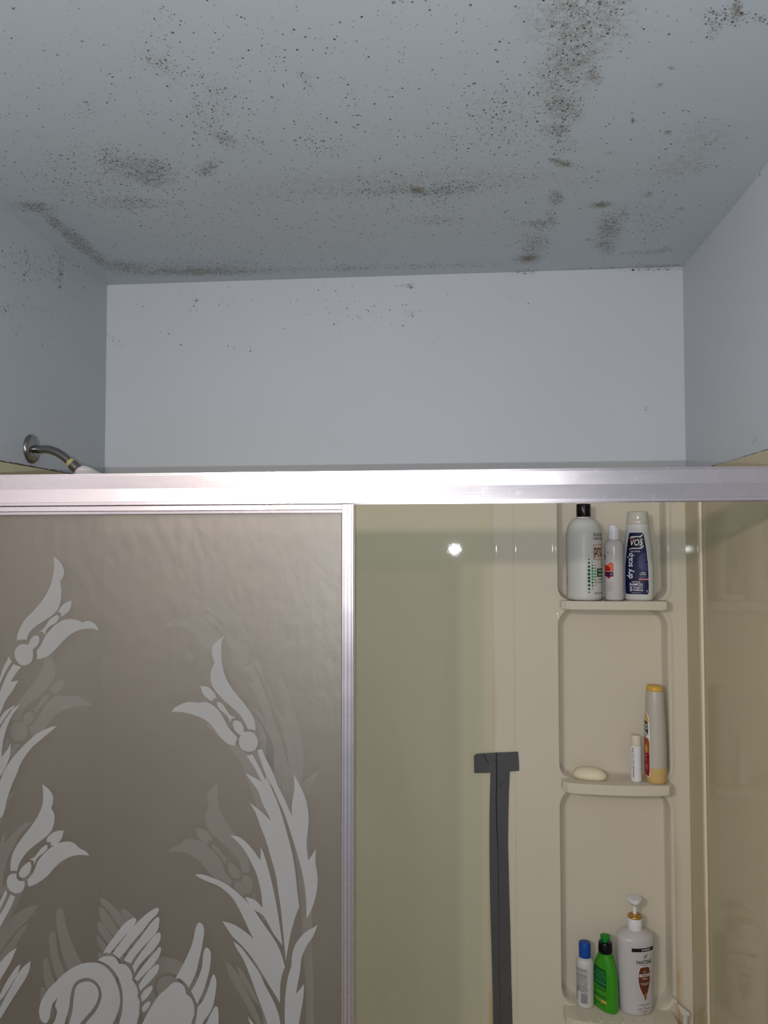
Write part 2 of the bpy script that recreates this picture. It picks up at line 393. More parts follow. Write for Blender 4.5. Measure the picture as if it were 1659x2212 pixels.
CB = [(310, 365, 62, 24, 10, .6, .35), (330, 392, 30, 10, 0, .5, .4), (236, 350, 22, 32, 0, .35, .12), (140, 365, 90, 40, 0, .14, .02),
      (290, 440, 75, 14, 3, .35, .2), (190, 405, 110, 34, 5, .15, .03), (75, 447, 38, 9, 5, .65, .35), (118, 480, 34, 9, 35, .65, .3),
      (165, 520, 50, 12, 38, .75, .45), (215, 560, 36, 10, 38, .6, .3), (285, 578, 60, 12, 8, .5, .3), (430, 586, 115, 8, 0, .8, .5),
      (420, 575, 140, 14, -2, .3, .1), (600, 582, 90, 6, -1, .3, .05), (745, 580, 30, 7, 0, .55, .15), (850, 576, 130, 6, -1, .28, .05),
      (1000, 572, 90, 6, -2, .28, .05), (450, 364, 22, 14, -35, .5, .3), (490, 302, 32, 11, 25, .5, .3), (452, 245, 45, 50, 20, .25, .06),
      (470, 190, 45, 22, 10, .25, .08), (350, 140, 55, 22, 25, .28, .15), (345, 60, 40, 40, 0, .1, .02), (556, 306, 20, 8, 20, .4, .1),
      (690, 312, 50, 22, 15, .16, .02), (660, 170, 28, 10, 65, .35, .12), (610, 135, 16, 6, 65, .3, .05), (190, 235, 20, 18, -40, .25, .05),
      (900, 410, 150, 12, -2, .35, .22), (902, 412, 22, 9, 10, .75, .8), (830, 413, 45, 6, 0, .55, .3), (1010, 406, 26, 10, 0, .6, .3),
      (960, 412, 36, 10, 0, .5, .3), (950, 438, 46, 12, 0, .28, .05), (850, 447, 12, 4, 60, .4, .2), (940, 475, 60, 10, 0, .2, .15),
      (1245, 45, 95, 60, 0, .16, .42), (1290, 20, 70, 50, 0, .14, .36), (1240, 120, 60, 40, 0, .16, .42), (1215, 165, 55, 50, 0, .2, .38),
      (1280, 160, 24, 16, 60, .3, .4), (1210, 225, 32, 30, 0, .5, .5), (1235, 240, 22, 22, 30, .65, .3), (1200, 280, 28, 16, 0, .6, .4),
      (1220, 312, 30, 18, 0, .28, .1), (1100, 240, 80, 60, 0, .12, .12), (1040, 310, 120, 70, 0, .06, .02), (960, 300, 50, 14, 35, .16, .05),
      (1350, 77, 16, 4, 5, .2, .6), (1202, 347, 16, 4, 8, .5, .9), (1220, 355, 18, 7, 5, .3, .9), (1200, 428, 14, 16, 0, .65, .4),
      (1165, 483, 30, 8, 0, .65, .3), (1190, 475, 12, 18, 0, .6, .2), (1155, 520, 30, 22, 20, .3, .25), (1142, 558, 26, 10, -5, .3, .95),
      (1150, 535, 24, 10, -20, .5, .3), (1297, 443, 20, 6, -6, 1., 1.), (1297, 443, 14, 4, -6, 1., 1.), (1315, 495, 24, 28, 0, .3, .5),
      (1305, 530, 22, 14, 30, .55, .35), (1335, 470, 30, 16, -20, .35, .2), (1400, 470, 60, 45, 0, .14, .05), (1400, 545, 60, 5, -3, .4, .1),
      (1440, 538, 12, 6, 0, .5, .1), (1424, 183, 9, 4, -10, .5, .9), (1452, 147, 6, 3, 0, .3, .7), (1441, 287, 7, 3, 0, .6, .9),
      (1367, 261, 5, 3, 0, .9, .7), (1470, 360, 70, 30, -15, .05, .25), (1520, 300, 60, 40, -10, .06, .2), (1400, 420, 10, 5, -15, .1, .5),
      (1470, 451, 10, 3, -8, .1, .5), (1315, 330, 10, 3, -10, .2, .4), (1272, 517, 5, 2, 0, .8, .7), (1575, 35, 60, 16, 5, .55, .1),
      (1592, 22, 9, 22, 8, .6, .7), (1545, 50, 22, 16, 0, .6, .1), (1535, 75, 10, 12, 0, .5, .1), (1640, 38, 22, 8, 0, .45, .1),
      (1420, 575, 60, 3, -2, .7, .2), (1280, 581, 80, 3, -2, .5, .1), (1130, 587, 26, 2.5, -2, .7, .2), (900, 395, 380, 30, -2, .04, .22),
      (400, 250, 420, 260, 0, .035, 0), (900, 200, 420, 240, 0, .024, 0), (700, 480, 520, 90, 0, .05, .02), (1350, 280, 160, 200, 0, .012, 0)]
ceiling = grid('ceiling', lambda a, b: (a*W, -1.15+b*1.15, CEIL), 260, 200, M['ceiling'], lambda A: blobs(A, CB)); struct(ceiling)
def dz(lst): return lambda A: blobs(A, lst)
RX0, RX1, RY = -.75, 2.2, -3.3
TOPZ = CAM.z + .1694
# rest of the bathroom ceiling and shell, around and behind the photographer
bm = bmesh.new()
box(bm, (RX0, RY, CEIL+.001), (RX1, 0.1, CEIL+.06))
struct(frombm('ceiling_slab', bm, M['ceiling']))
WB = [(885, 619, 7, 4, 0, .9, .6), (862, 617, 14, 2, 0, .6, .3), (423, 649, 4, 4, 0, 1, 1), (418, 668, 8, 6, 0, .25, .05), (308, 662, 12, 5, 0, .25, 0),
      (250, 738, 20, 10, 30, .2, .02), (888, 680, 12, 8, 0, .4, .05), (740, 680, 60, 20, 0, .04, 0), (650, 650, 400, 60, 0, .008, 0), (1397, 883, 3, 3, 0, 1, .6), (420, 748, 120, 4, 4, .04, .04),
      (1420, 581, 70, 3, -2, .5, .3), (1130, 588, 24, 3, -2, .6, .3)]
wb = grid('wall_back', lambda a, b: (a*W, 0, TOPZ-.012+b*(CEIL-TOPZ+.012)), 300, 120, M['wall'], dz(WB)); struct(wb)
WL = [(130, 588, 5, 24, 0, .5, .25), (60, 575, 60, 30, 20, .1, .02), (57, 548, 6, 6, 0, .5, .2), (150, 570, 60, 30, 0, .05, 0), (8, 670, 8, 10, 0, .3, .05), (120, 538, 40, 2, 38, .6, .2), (60, 665, 80, 4, 8, .05, .05), (100, 680, 120, 80, 0, .008, 0)]
wl = grid('wall_left', lambda a, b: (0, -.78*a, .3+b*(CEIL-.3)), 150, 250, M['wall'], dz(WL)); struct(wl)
WR = [(1570, 460, 120, 2.5, -51, .55, .25), (1600, 420, 80, 2, -51, .4, .2), (1630, 952, 4, 4, 0, .6, .3)]
wr = grid('wall_right', lambda a, b: (W, -.78*a, .3+b*(CEIL-.3)), 150, 250, M['wall'], dz(WR)); struct(wr)
for nm, a, b in (('wall_outer_left', (RX0-.1, RY, 0), (RX0, -.78, CEIL)), ('wall_outer_right', (RX1, RY, 0), (RX1+.1, -.78, CEIL)),
                 ('wall_return_left', (RX0, -.78, 0), (-.001, -.72, CEIL)),
                 ('wall_return_right', (W+.001, -.78, 0), (RX1, -.72, CEIL)), ('floor', (RX0, RY, -.05), (RX1, .12, 0))):
    struct(boxobj(nm, a, b, M['floor'] if nm == 'floor' else M['wall']))

# ------------------------------------------------------------------ bathtub and surround
TOPZ = CAM.z + .1694
RIM = .42
t = empty('bathtub', (W/2, -.385, 0))
bm = bmesh.new()
rows = [(.0, -.37, 0.02), (RIM-.03, -.375, .02)]
def ringrect(x0, y0, x1, y1, z, r, n=8):
    pts = []
    for cx, cy, a0 in ((x1-r, y1-r, 0), (x0+r, y1-r, 90), (x0+r, y0+r, 180), (x1-r, y0+r, 270)):
        for k in range(n+1):
            a = math.radians(a0+90*k/n); pts.append((cx+r*math.cos(a), cy+r*math.sin(a), z))
    return pts
h = W/2-.006
rings = [ringrect(-h, -.37, h, .36, 0.001, .01), ringrect(-h, -.37, h, .36, RIM-.012, .01), ringrect(-h+.01, -.36, h-.01, .35, RIM, .01),
         ringrect(-h+.09, -.29, h-.07, .27, RIM-.002, .1), ringrect(-h+.105, -.275, h-.085, .255, RIM-.02, .1),
         ringrect(-h+.18, -.23, h-.13, .21, .12, .12), ringrect(-h+.24, -.18, h-.18, .16, .08, .1)]
vr = [[bm.verts.new(p) for p in r] for r in rings]
for a, b in zip(vr, vr[1:]):
    for i in range(len(a)): bm.faces.new((a[i], a[(i+1) % len(a)], b[(i+1) % len(a)], b[i]))
bm.faces.new(vr[-1]); bm.faces.new(vr[0][::-1])
frombm('basin', bm, M['tub'], t, auto=40)
tag(t, 'cream bathtub below the sliding door, mostly out of view', 'bathtub')

seamx = U(1066, 1500, -.010)[0]
sp = boxobj('surround_panel', (.0003, -.010, RIM+.001), (seamx, -.0005, TOPZ),
            surround_mat('surround_back', CREAM, [(seamx, .022, .35, 1.45)]), None, .001)
tag(sp, 'flat cream fibreglass back panel between the glass door and the duct-taped seam', 'shower panel')

FY = -.014                                         # front face of the moulded column
xl = seamx-.001; xr = W-.006
gx = U(1112, 1500, FY)[0]; px0 = U(1207, 1500, FY)[0]; px1 = U(1446, 1500, FY)[0]
SH = [(1.5565, .021), (1.112, .024), (.557, .03)]    # shelf tops and thicknesses
def sdf(x, z, x0, x1, z0, z1, rb, rtx):
    r = np.where(z < (z0+z1)/2, rb, rtx)
    cx, cz = (x0+x1)/2, (z0+z1)/2
    qx = np.abs(x-cx)-(x1-x0)/2+r; qz = np.abs(z-cz)-(z1-z0)/2+r
    return np.minimum(np.maximum(qx, qz), 0)+np.hypot(np.maximum(qx, 0), np.maximum(qz, 0))-r
zlev = []
z = RIM+.002
while z < TOPZ: zlev.append(z); z += .005
for st, th in SH: zlev += [st-.004, st-.001, st+.002, st-th-.004, st-th+.002]
zl = sorted(set(zlev+[TOPZ])); zlev = [zl[0]]
for z in zl[1:]:
    if z-zlev[-1] > .0009: zlev.append(z)
xs = sorted(set(list(np.arange(xl, xr, .004))+[xr]+[px0+d for d in np.arange(-.016, .02, .0015)]+[px1+d for d in np.arange(-.02, .016, .0015)]+[gx+d for d in (-.003, -.0015, 0, .0015, .003)]))
xq = [xs[0]]
for x in xs[1:]:
    if x-xq[-1] > .0005: xq.append(float(x))
xs = xq; X, Z = np.meshgrid(xs, zlev)
Y = np.full(X.shape, FY)
pk = [(SH[0][0]-.002, TOPZ+.2, .035, .03), (SH[1][0]-.002, SH[0][0]-SH[0][1]-.001, .035, .045), (SH[2][0]-.002, SH[1][0]-SH[1][1]-.001, .045, .05), (RIM-.2, SH[2][0]-SH[2][1], .03, .05)]
for z0, z1, rb, rtp in pk:
    d = sdf(X, Z, px0, px1, z0, z1, rb, rtp)
    tt = np.clip(-d/.0075, 0, 1); tt = tt*tt*(3-2*tt)
    Y += tt*.046
    lip = np.exp(-((d-.004)/.005)**2)*.0022; Y -= lip    # rolled edge round each pocket
Y += np.where(X < gx, .003, 0) + np.exp(-((X-gx)/.0018)**2)*.0015
Y += np.exp(-((X-xl)/.004)**2)*.003
nx = len(xs)
V = [(float(X[j, i]), float(Y[j, i]), float(Z[j, i])) for j in range(len(zlev)) for i in range(nx)]
F = [(j*nx+i, j*nx+i+1, (j+1)*nx+i+1, (j+1)*nx+i) for j in range(len(zlev)-1) for i in range(nx-1)]
me = bpy.data.meshes.new('shelf_column_body'); me.from_pydata(V, [], F)
M['column'] = surround_mat('surround_column', (209, 201, 183), [(seamx, .012, .4, 1.5), (px1+.012, .014, .3, 1.1)], bumpy=.06)
colm = empty('shelf_column', ((xl+xr)/2, 0, RIM))
o = link('moulded_back', me, M['column'], None, True); o.parent = colm; o.matrix_parent_inverse = Matrix.Translation(colm.location).inverted()
tag(colm, 'cream moulded corner column with three built-in shelves holding bottles', 'shower shelf column')
def child(o, p):  # world-space mesh under a translated empty
    o.parent = p; o.matrix_parent_inverse = Matrix.Translation(p.location).inverted(); return o
for k, (st, th) in enumerate(SH):
    x0, x1 = px0+.004, px1-.004
    bm = bmesh.new(); n = 24
    front = []
    for i in range(n+1):
        a = i/n; x = x0+(x1-x0)*a
        bow = (.006, .010, .012)[k]*math.sin(PI*a)
        edge = min(a, 1-a)*(x1-x0)
        corner = .010*max(0, 1-edge/.012)**2
        front.append((x, (-.056, -.056, -.074)[k]-bow+corner))
    pts = [(x0, .0315)]+front+[(x1, .0315)]
    prism(bm, pts, 'z', st-th, st)
    es = [e for e in bm.edges if abs(e.verts[0].co.z-e.verts[1].co.z) < 1e-6 and (e.verts[0].co.y < .02 or e.verts[1].co.y < .02)]
    bmesh.ops.bevel(bm, geom=es, offset=.0035, segments=3, affect='EDGES', profile=.5)
    s = frombm('shelf', bm, M['column'], auto=20); child(s, colm)
    if k == 2:                                      # drain ridges on the lowest shelf
        for i in range(9):
            bm = bmesh.new(); xx = x0+.03+i*(x1-x0-.06)/8
            box(bm, (xx-.003, -.078, st-.001), (xx+.003, -.052, st+.0015), .001, 1)
            r = frombm('drain_ridge', bm, M['column']); r.parent = s
# dirt in the shelf corners
def dirt(x, y, z, rx, ry, seed, par):
    random.seed(seed); n = 22
    pts = [(x+rx*math.cos(2*PI*i/n)*random.uniform(.6, 1.1), y+ry*math.sin(2*PI*i/n)*random.uniform(.6, 1.1)) for i in range(n)]
    bm = bmesh.new(); prism(bm, pts, 'z', z-.0005, z+.0004)
    return child(frombm('grime', bm, M['grime']), par)
k_ = NT('grime'); k_.b.inputs['Roughness'].default_value = .7
k_.l(k_.mix(k_.noise(150, 4, .7), S((120, 100, 68)), S((196, 182, 148))), k_.b.inputs['Base Color']); M['grime'] = k_.m
dirt(px1-.018, -.018, SH[0][0], .014, .02, 3, colm)
dirt(px0+.018, .016, SH[0][0], .010, .012, 4, colm)
dirt(px1-.045, .006, SH[2][0], .034, .010, 5, colm)

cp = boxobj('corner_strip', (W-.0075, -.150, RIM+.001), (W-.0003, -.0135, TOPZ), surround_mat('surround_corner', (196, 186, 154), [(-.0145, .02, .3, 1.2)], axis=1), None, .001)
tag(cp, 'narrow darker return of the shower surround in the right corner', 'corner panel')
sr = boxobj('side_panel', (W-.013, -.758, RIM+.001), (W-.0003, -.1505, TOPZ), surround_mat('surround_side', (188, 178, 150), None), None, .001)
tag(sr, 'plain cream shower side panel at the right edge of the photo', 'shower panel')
bm = bmesh.new(); box(bm, (W-.0195, -.168, RIM+.001), (W-.0131, -.1512, TOPZ), .0025, 3)
rd = frombm('seam_strip', bm, surround_mat('seam_strip', (226, 214, 190), [(-.158, .02, .2, 1.35)], axis=1), auto=40)
tag(rd, 'thin pale vertical batten on the right wall, rusty towards the bottom', 'trim strip')
sl_ = boxobj('side_panel', (.0003, -.758, RIM+.001), (.0055, -.0105, TOPZ), surround_mat('surround_left', (204, 196, 164), None), None, .001)
tag(sl_, 'cream shower side panel under the shower arm at the left edge', 'shower panel')
def caulk(name, p0, p1, lab, seed):
    random.seed(seed); bm = bmesh.new(); n = 90; pts = []; rad = []
    for i in range(n+1):
        pts.append(Vector(p0).lerp(Vector(p1), i/n)+Vector((0, 0, random.uniform(-.0008, .0008)))); rad.append(random.uniform(.0010, .0026))
    tube(bm, pts, rad, 8); return tag(frombm(name, bm, M['caulk'], smooth=True), lab, 'caulk')
caulk('caulk_bead', (.003, -.75, TOPZ+.001), (.003, -.02, TOPZ+.001), 'dark dirty caulk line along the top of the left surround panel', 1)
caulk('caulk_bead', (W-.005, -.75, TOPZ+.001), (W-.005, -.02, TOPZ+.001), 'brown dirty caulk line along the top of the right surround panel', 2)

# ------------------------------------------------------------------ duct tape
def tape(name, out, lab, ylow, creases, wrinkles):
    bm = bmesh.new(); prism(bm, out, 'y', ylow-.0007, ylow)
    t_ = frombm(name, bm, M['tape'])
    for c in creases:
        bm = bmesh.new(); tube(bm, [(x, ylow-.0006, z) for x, z in c[0]], c[1], 8); frombm('crease', bm, M['tapedk'], t_)
    for c in wrinkles:
        bm = bmesh.new(); tube(bm, [(x, ylow-.0006, z) for x, z in c[0]], c[1], 8); frombm('wrinkle', bm, M['tape'], t_, smooth=True)
    return tag(t_, lab, 'duct tape', 'duct tape over the panel seam')
TY = FY-.0006
def zz(o_, x_, y_, pts, y): # zoom-crop pixels -> plane metres
    return [U(o_[0]+x_*p[0], o_[1]+x_*p[1], y) for p in pts]
K3 = 280/950
L = [(338, 340), (333, 520), (330, 700), (330, 900), (331, 1100), (334, 1300), (340, 1500), (346, 1700), (351, 1900), (356, 2100), (360, 2400)]
R_ = [(502, 2400), (496, 2100), (490, 1900), (486, 1700), (482, 1500), (476, 1300), (471, 1100), (466, 900), (468, 700), (472, 520), (480, 345)]
cr = zz((960, 1560), K3, 0, [(384, 372), (380, 560), (384, 760), (392, 950), (397, 1200), (398, 1500), (402, 1800), (408, 2100), (412, 2400)], TY)
tape('duct_tape_strip', zz((960, 1560), K3, 0, L+R_, TY), 'long vertical grey duct tape strip running down the panel seam', TY,
     [(cr, [.0014]*3+[.0008]*2+[.0005]*4)], [(zz((960, 1560), K3, 0, [(408, 475), (430, 425), (474, 385)], TY), .0013)])
tape('duct_tape_strip', zz((960, 1560), K3, 0, [(216, 245), (235, 232), (280, 228), (380, 222), (540, 216), (546, 285), (548, 356), (480, 362), (385, 368), (300, 372), (218, 372)], TY-.001),
     'short horizontal grey duct tape strip crossing the top of the vertical one', TY-.001,
     [(zz((960, 1560), K3, 0, [(381, 224), (381, 290), (384, 368)], TY-.001), .0014), (zz((960, 1560), K3, 0, [(286, 232), (305, 270), (324, 304)], TY-.001), .0010)],
     [(zz((960, 1560), K3, 0, [(335, 282), (352, 275), (372, 288)], TY-.001), .0007), (zz((960, 1560), K3, 0, [(395, 294), (440, 297), (480, 303)], TY-.001), .0006)])

# ------------------------------------------------------------------ shower arm on the left wall
ey, ez = UX(67, 970, 0)
sa = empty('wall_shower', (0, ey, ez))
def lathe_x(name, prof, mat, parent, n=40):
    "prof rows (x, r) about the x axis"
    bm = bmesh.new(); rr = []
    for x, r in prof: rr.append([bm.verts.new((x, r*math.cos(2*PI*k/n), r*math.sin(2*PI*k/n))) for k in range(n)])
    for a, b in zip(rr, rr[1:]):
        for k in range(n): bm.faces.new((a[k], a[(k+1) % n], b[(k+1) % n], b[k]))
    bm.faces.new(rr[0][::-1]); bm.faces.new(rr[-1]); return frombm(name, bm, mat, parent, auto=45)
lathe_x('escutcheon', [(.0005, .0325), (.003, .0325), (.006, .031), (.009, .026), (.0105, .018), (.011, .012)], M['chrome'], sa)
def arm_pt(px, py):  # on the vertical plane through the arm
    x, z_ = U(px, py, ey); return Vector((x, 0, z_-ez))
bm = bmesh.new()
path = smoothpoly([(p.x, p.z) for p in [Vector((.006, 0, 0)), arm_pt(85, 971), arm_pt(103, 971), arm_pt(122, 977), arm_pt(137, 986), arm_pt(150, 997), arm_pt(157, 1004)]], step=5)
path = path[:31]
tube(bm, [(a, 0, b) for a, b in path], .0090, 24); frombm('arm_pipe', bm, M['chrome'], sa, auto=50)
pA, pB, pC = arm_pt(150, 997), arm_pt(157, 1003.5), arm_pt(176, 1021); dr = (pC-pB).normalized()
bm = bmesh.new(); tube(bm, [pA, pA+dr*.004, pA+dr*.009], [.0100, .0108, .0100], 24); frombm('thread_seal', bm, M['brassring'], sa, auto=50)
bm = bmesh.new(); tube(bm, [pA+dr*.009, pA+dr*.0095, pA+dr*.026, pA+dr*.0265], [.0095, .0122, .0122, .010], 24); frombm('swivel_nut', bm, M['chrome'], sa, auto=40)
s0_ = pA+dr*.0268
bm = bmesh.new(); tube(bm, [s0_, s0_+dr*.003, s0_+dr*.010, s0_+dr*.022, s0_+dr*.040, s0_+dr*.052, s0_+dr*.056], [.008, .014, .019, .023, .027, .031, .028], 32)
hd = frombm('shower_head', bm, M['white'], sa, auto=50)
bm = bmesh.new(); tube(bm, [s0_+dr*.0562, s0_+dr*.059], [.026, .025], 32); frombm('spray_face', bm, plain('spray_face', (150, 150, 155), .4), hd, auto=50)
tag(sa, 'tarnished chrome shower with round wall flange, bent arm and white head on the left wall', 'shower')
tag(hd, 'white plastic shower head')

# ------------------------------------------------------------------ sliding door: header, jambs, track, two panels
ZT, ZB, SLP = CAM.z+.1244, CAM.z+.0688, .0022
hy = -.6994
def hz(x, z_): return z_ + SLP*(x-CAM.x)
mid = (ZT+ZB)/2+.001
hp = [(-.648, ZT), (hy-.0005, ZT), (hy-.0005, ZT-.0018), (hy+.002, ZT-.0022), (hy+.002, ZT-.0036), (hy, ZT-.004), (hy+.0016, mid), (hy, ZB+.0055), (hy+.002, ZB+.0052), (hy+.002, ZB+.0036), (hy-.0006, ZB+.0032), (hy-.0006, ZB),
      (hy+.004, ZB), (hy+.004, ZB+.012), (-.652, ZB+.012), (-.652, ZB), (-.648, ZB)]
bm = bmesh.new(); prism(bm, hp, 'x', .006, W-.014)
for v in bm.verts: v.co.z = hz(v.co.x, v.co.z)
header = frombm('door_header', bm, M['alu'])
tag(header, 'brushed aluminium header rail spanning the top of the shower opening', 'door rail')
for x0, x1, lab in ((.0058, .03, 'left'), (W-.038, W-.0135, 'right')):
    bm = bmesh.new(); box(bm, (x0, hy+.001, RIM+.0255), (x1, -.650, ZB-.004), .002)
    tag(frombm('wall_jamb', bm, M['alu_v'], auto=40), f'vertical aluminium wall jamb at the {lab} end of the header', 'door jamb')
bm = bmesh.new(); prism(bm, [(hy-.004, RIM+.0005), (hy-.004, RIM+.012), (hy+.004, RIM+.025), (hy+.008, RIM+.025), (hy+.008, RIM+.008), (-.655, RIM+.008), (-.655, RIM+.02), (-.648, RIM+.02), (-.648, RIM+.0005)], 'x', .006, W-.014)
tag(frombm('bottom_track', bm, M['alu']), 'aluminium bottom track on the bathtub rim', 'door track')

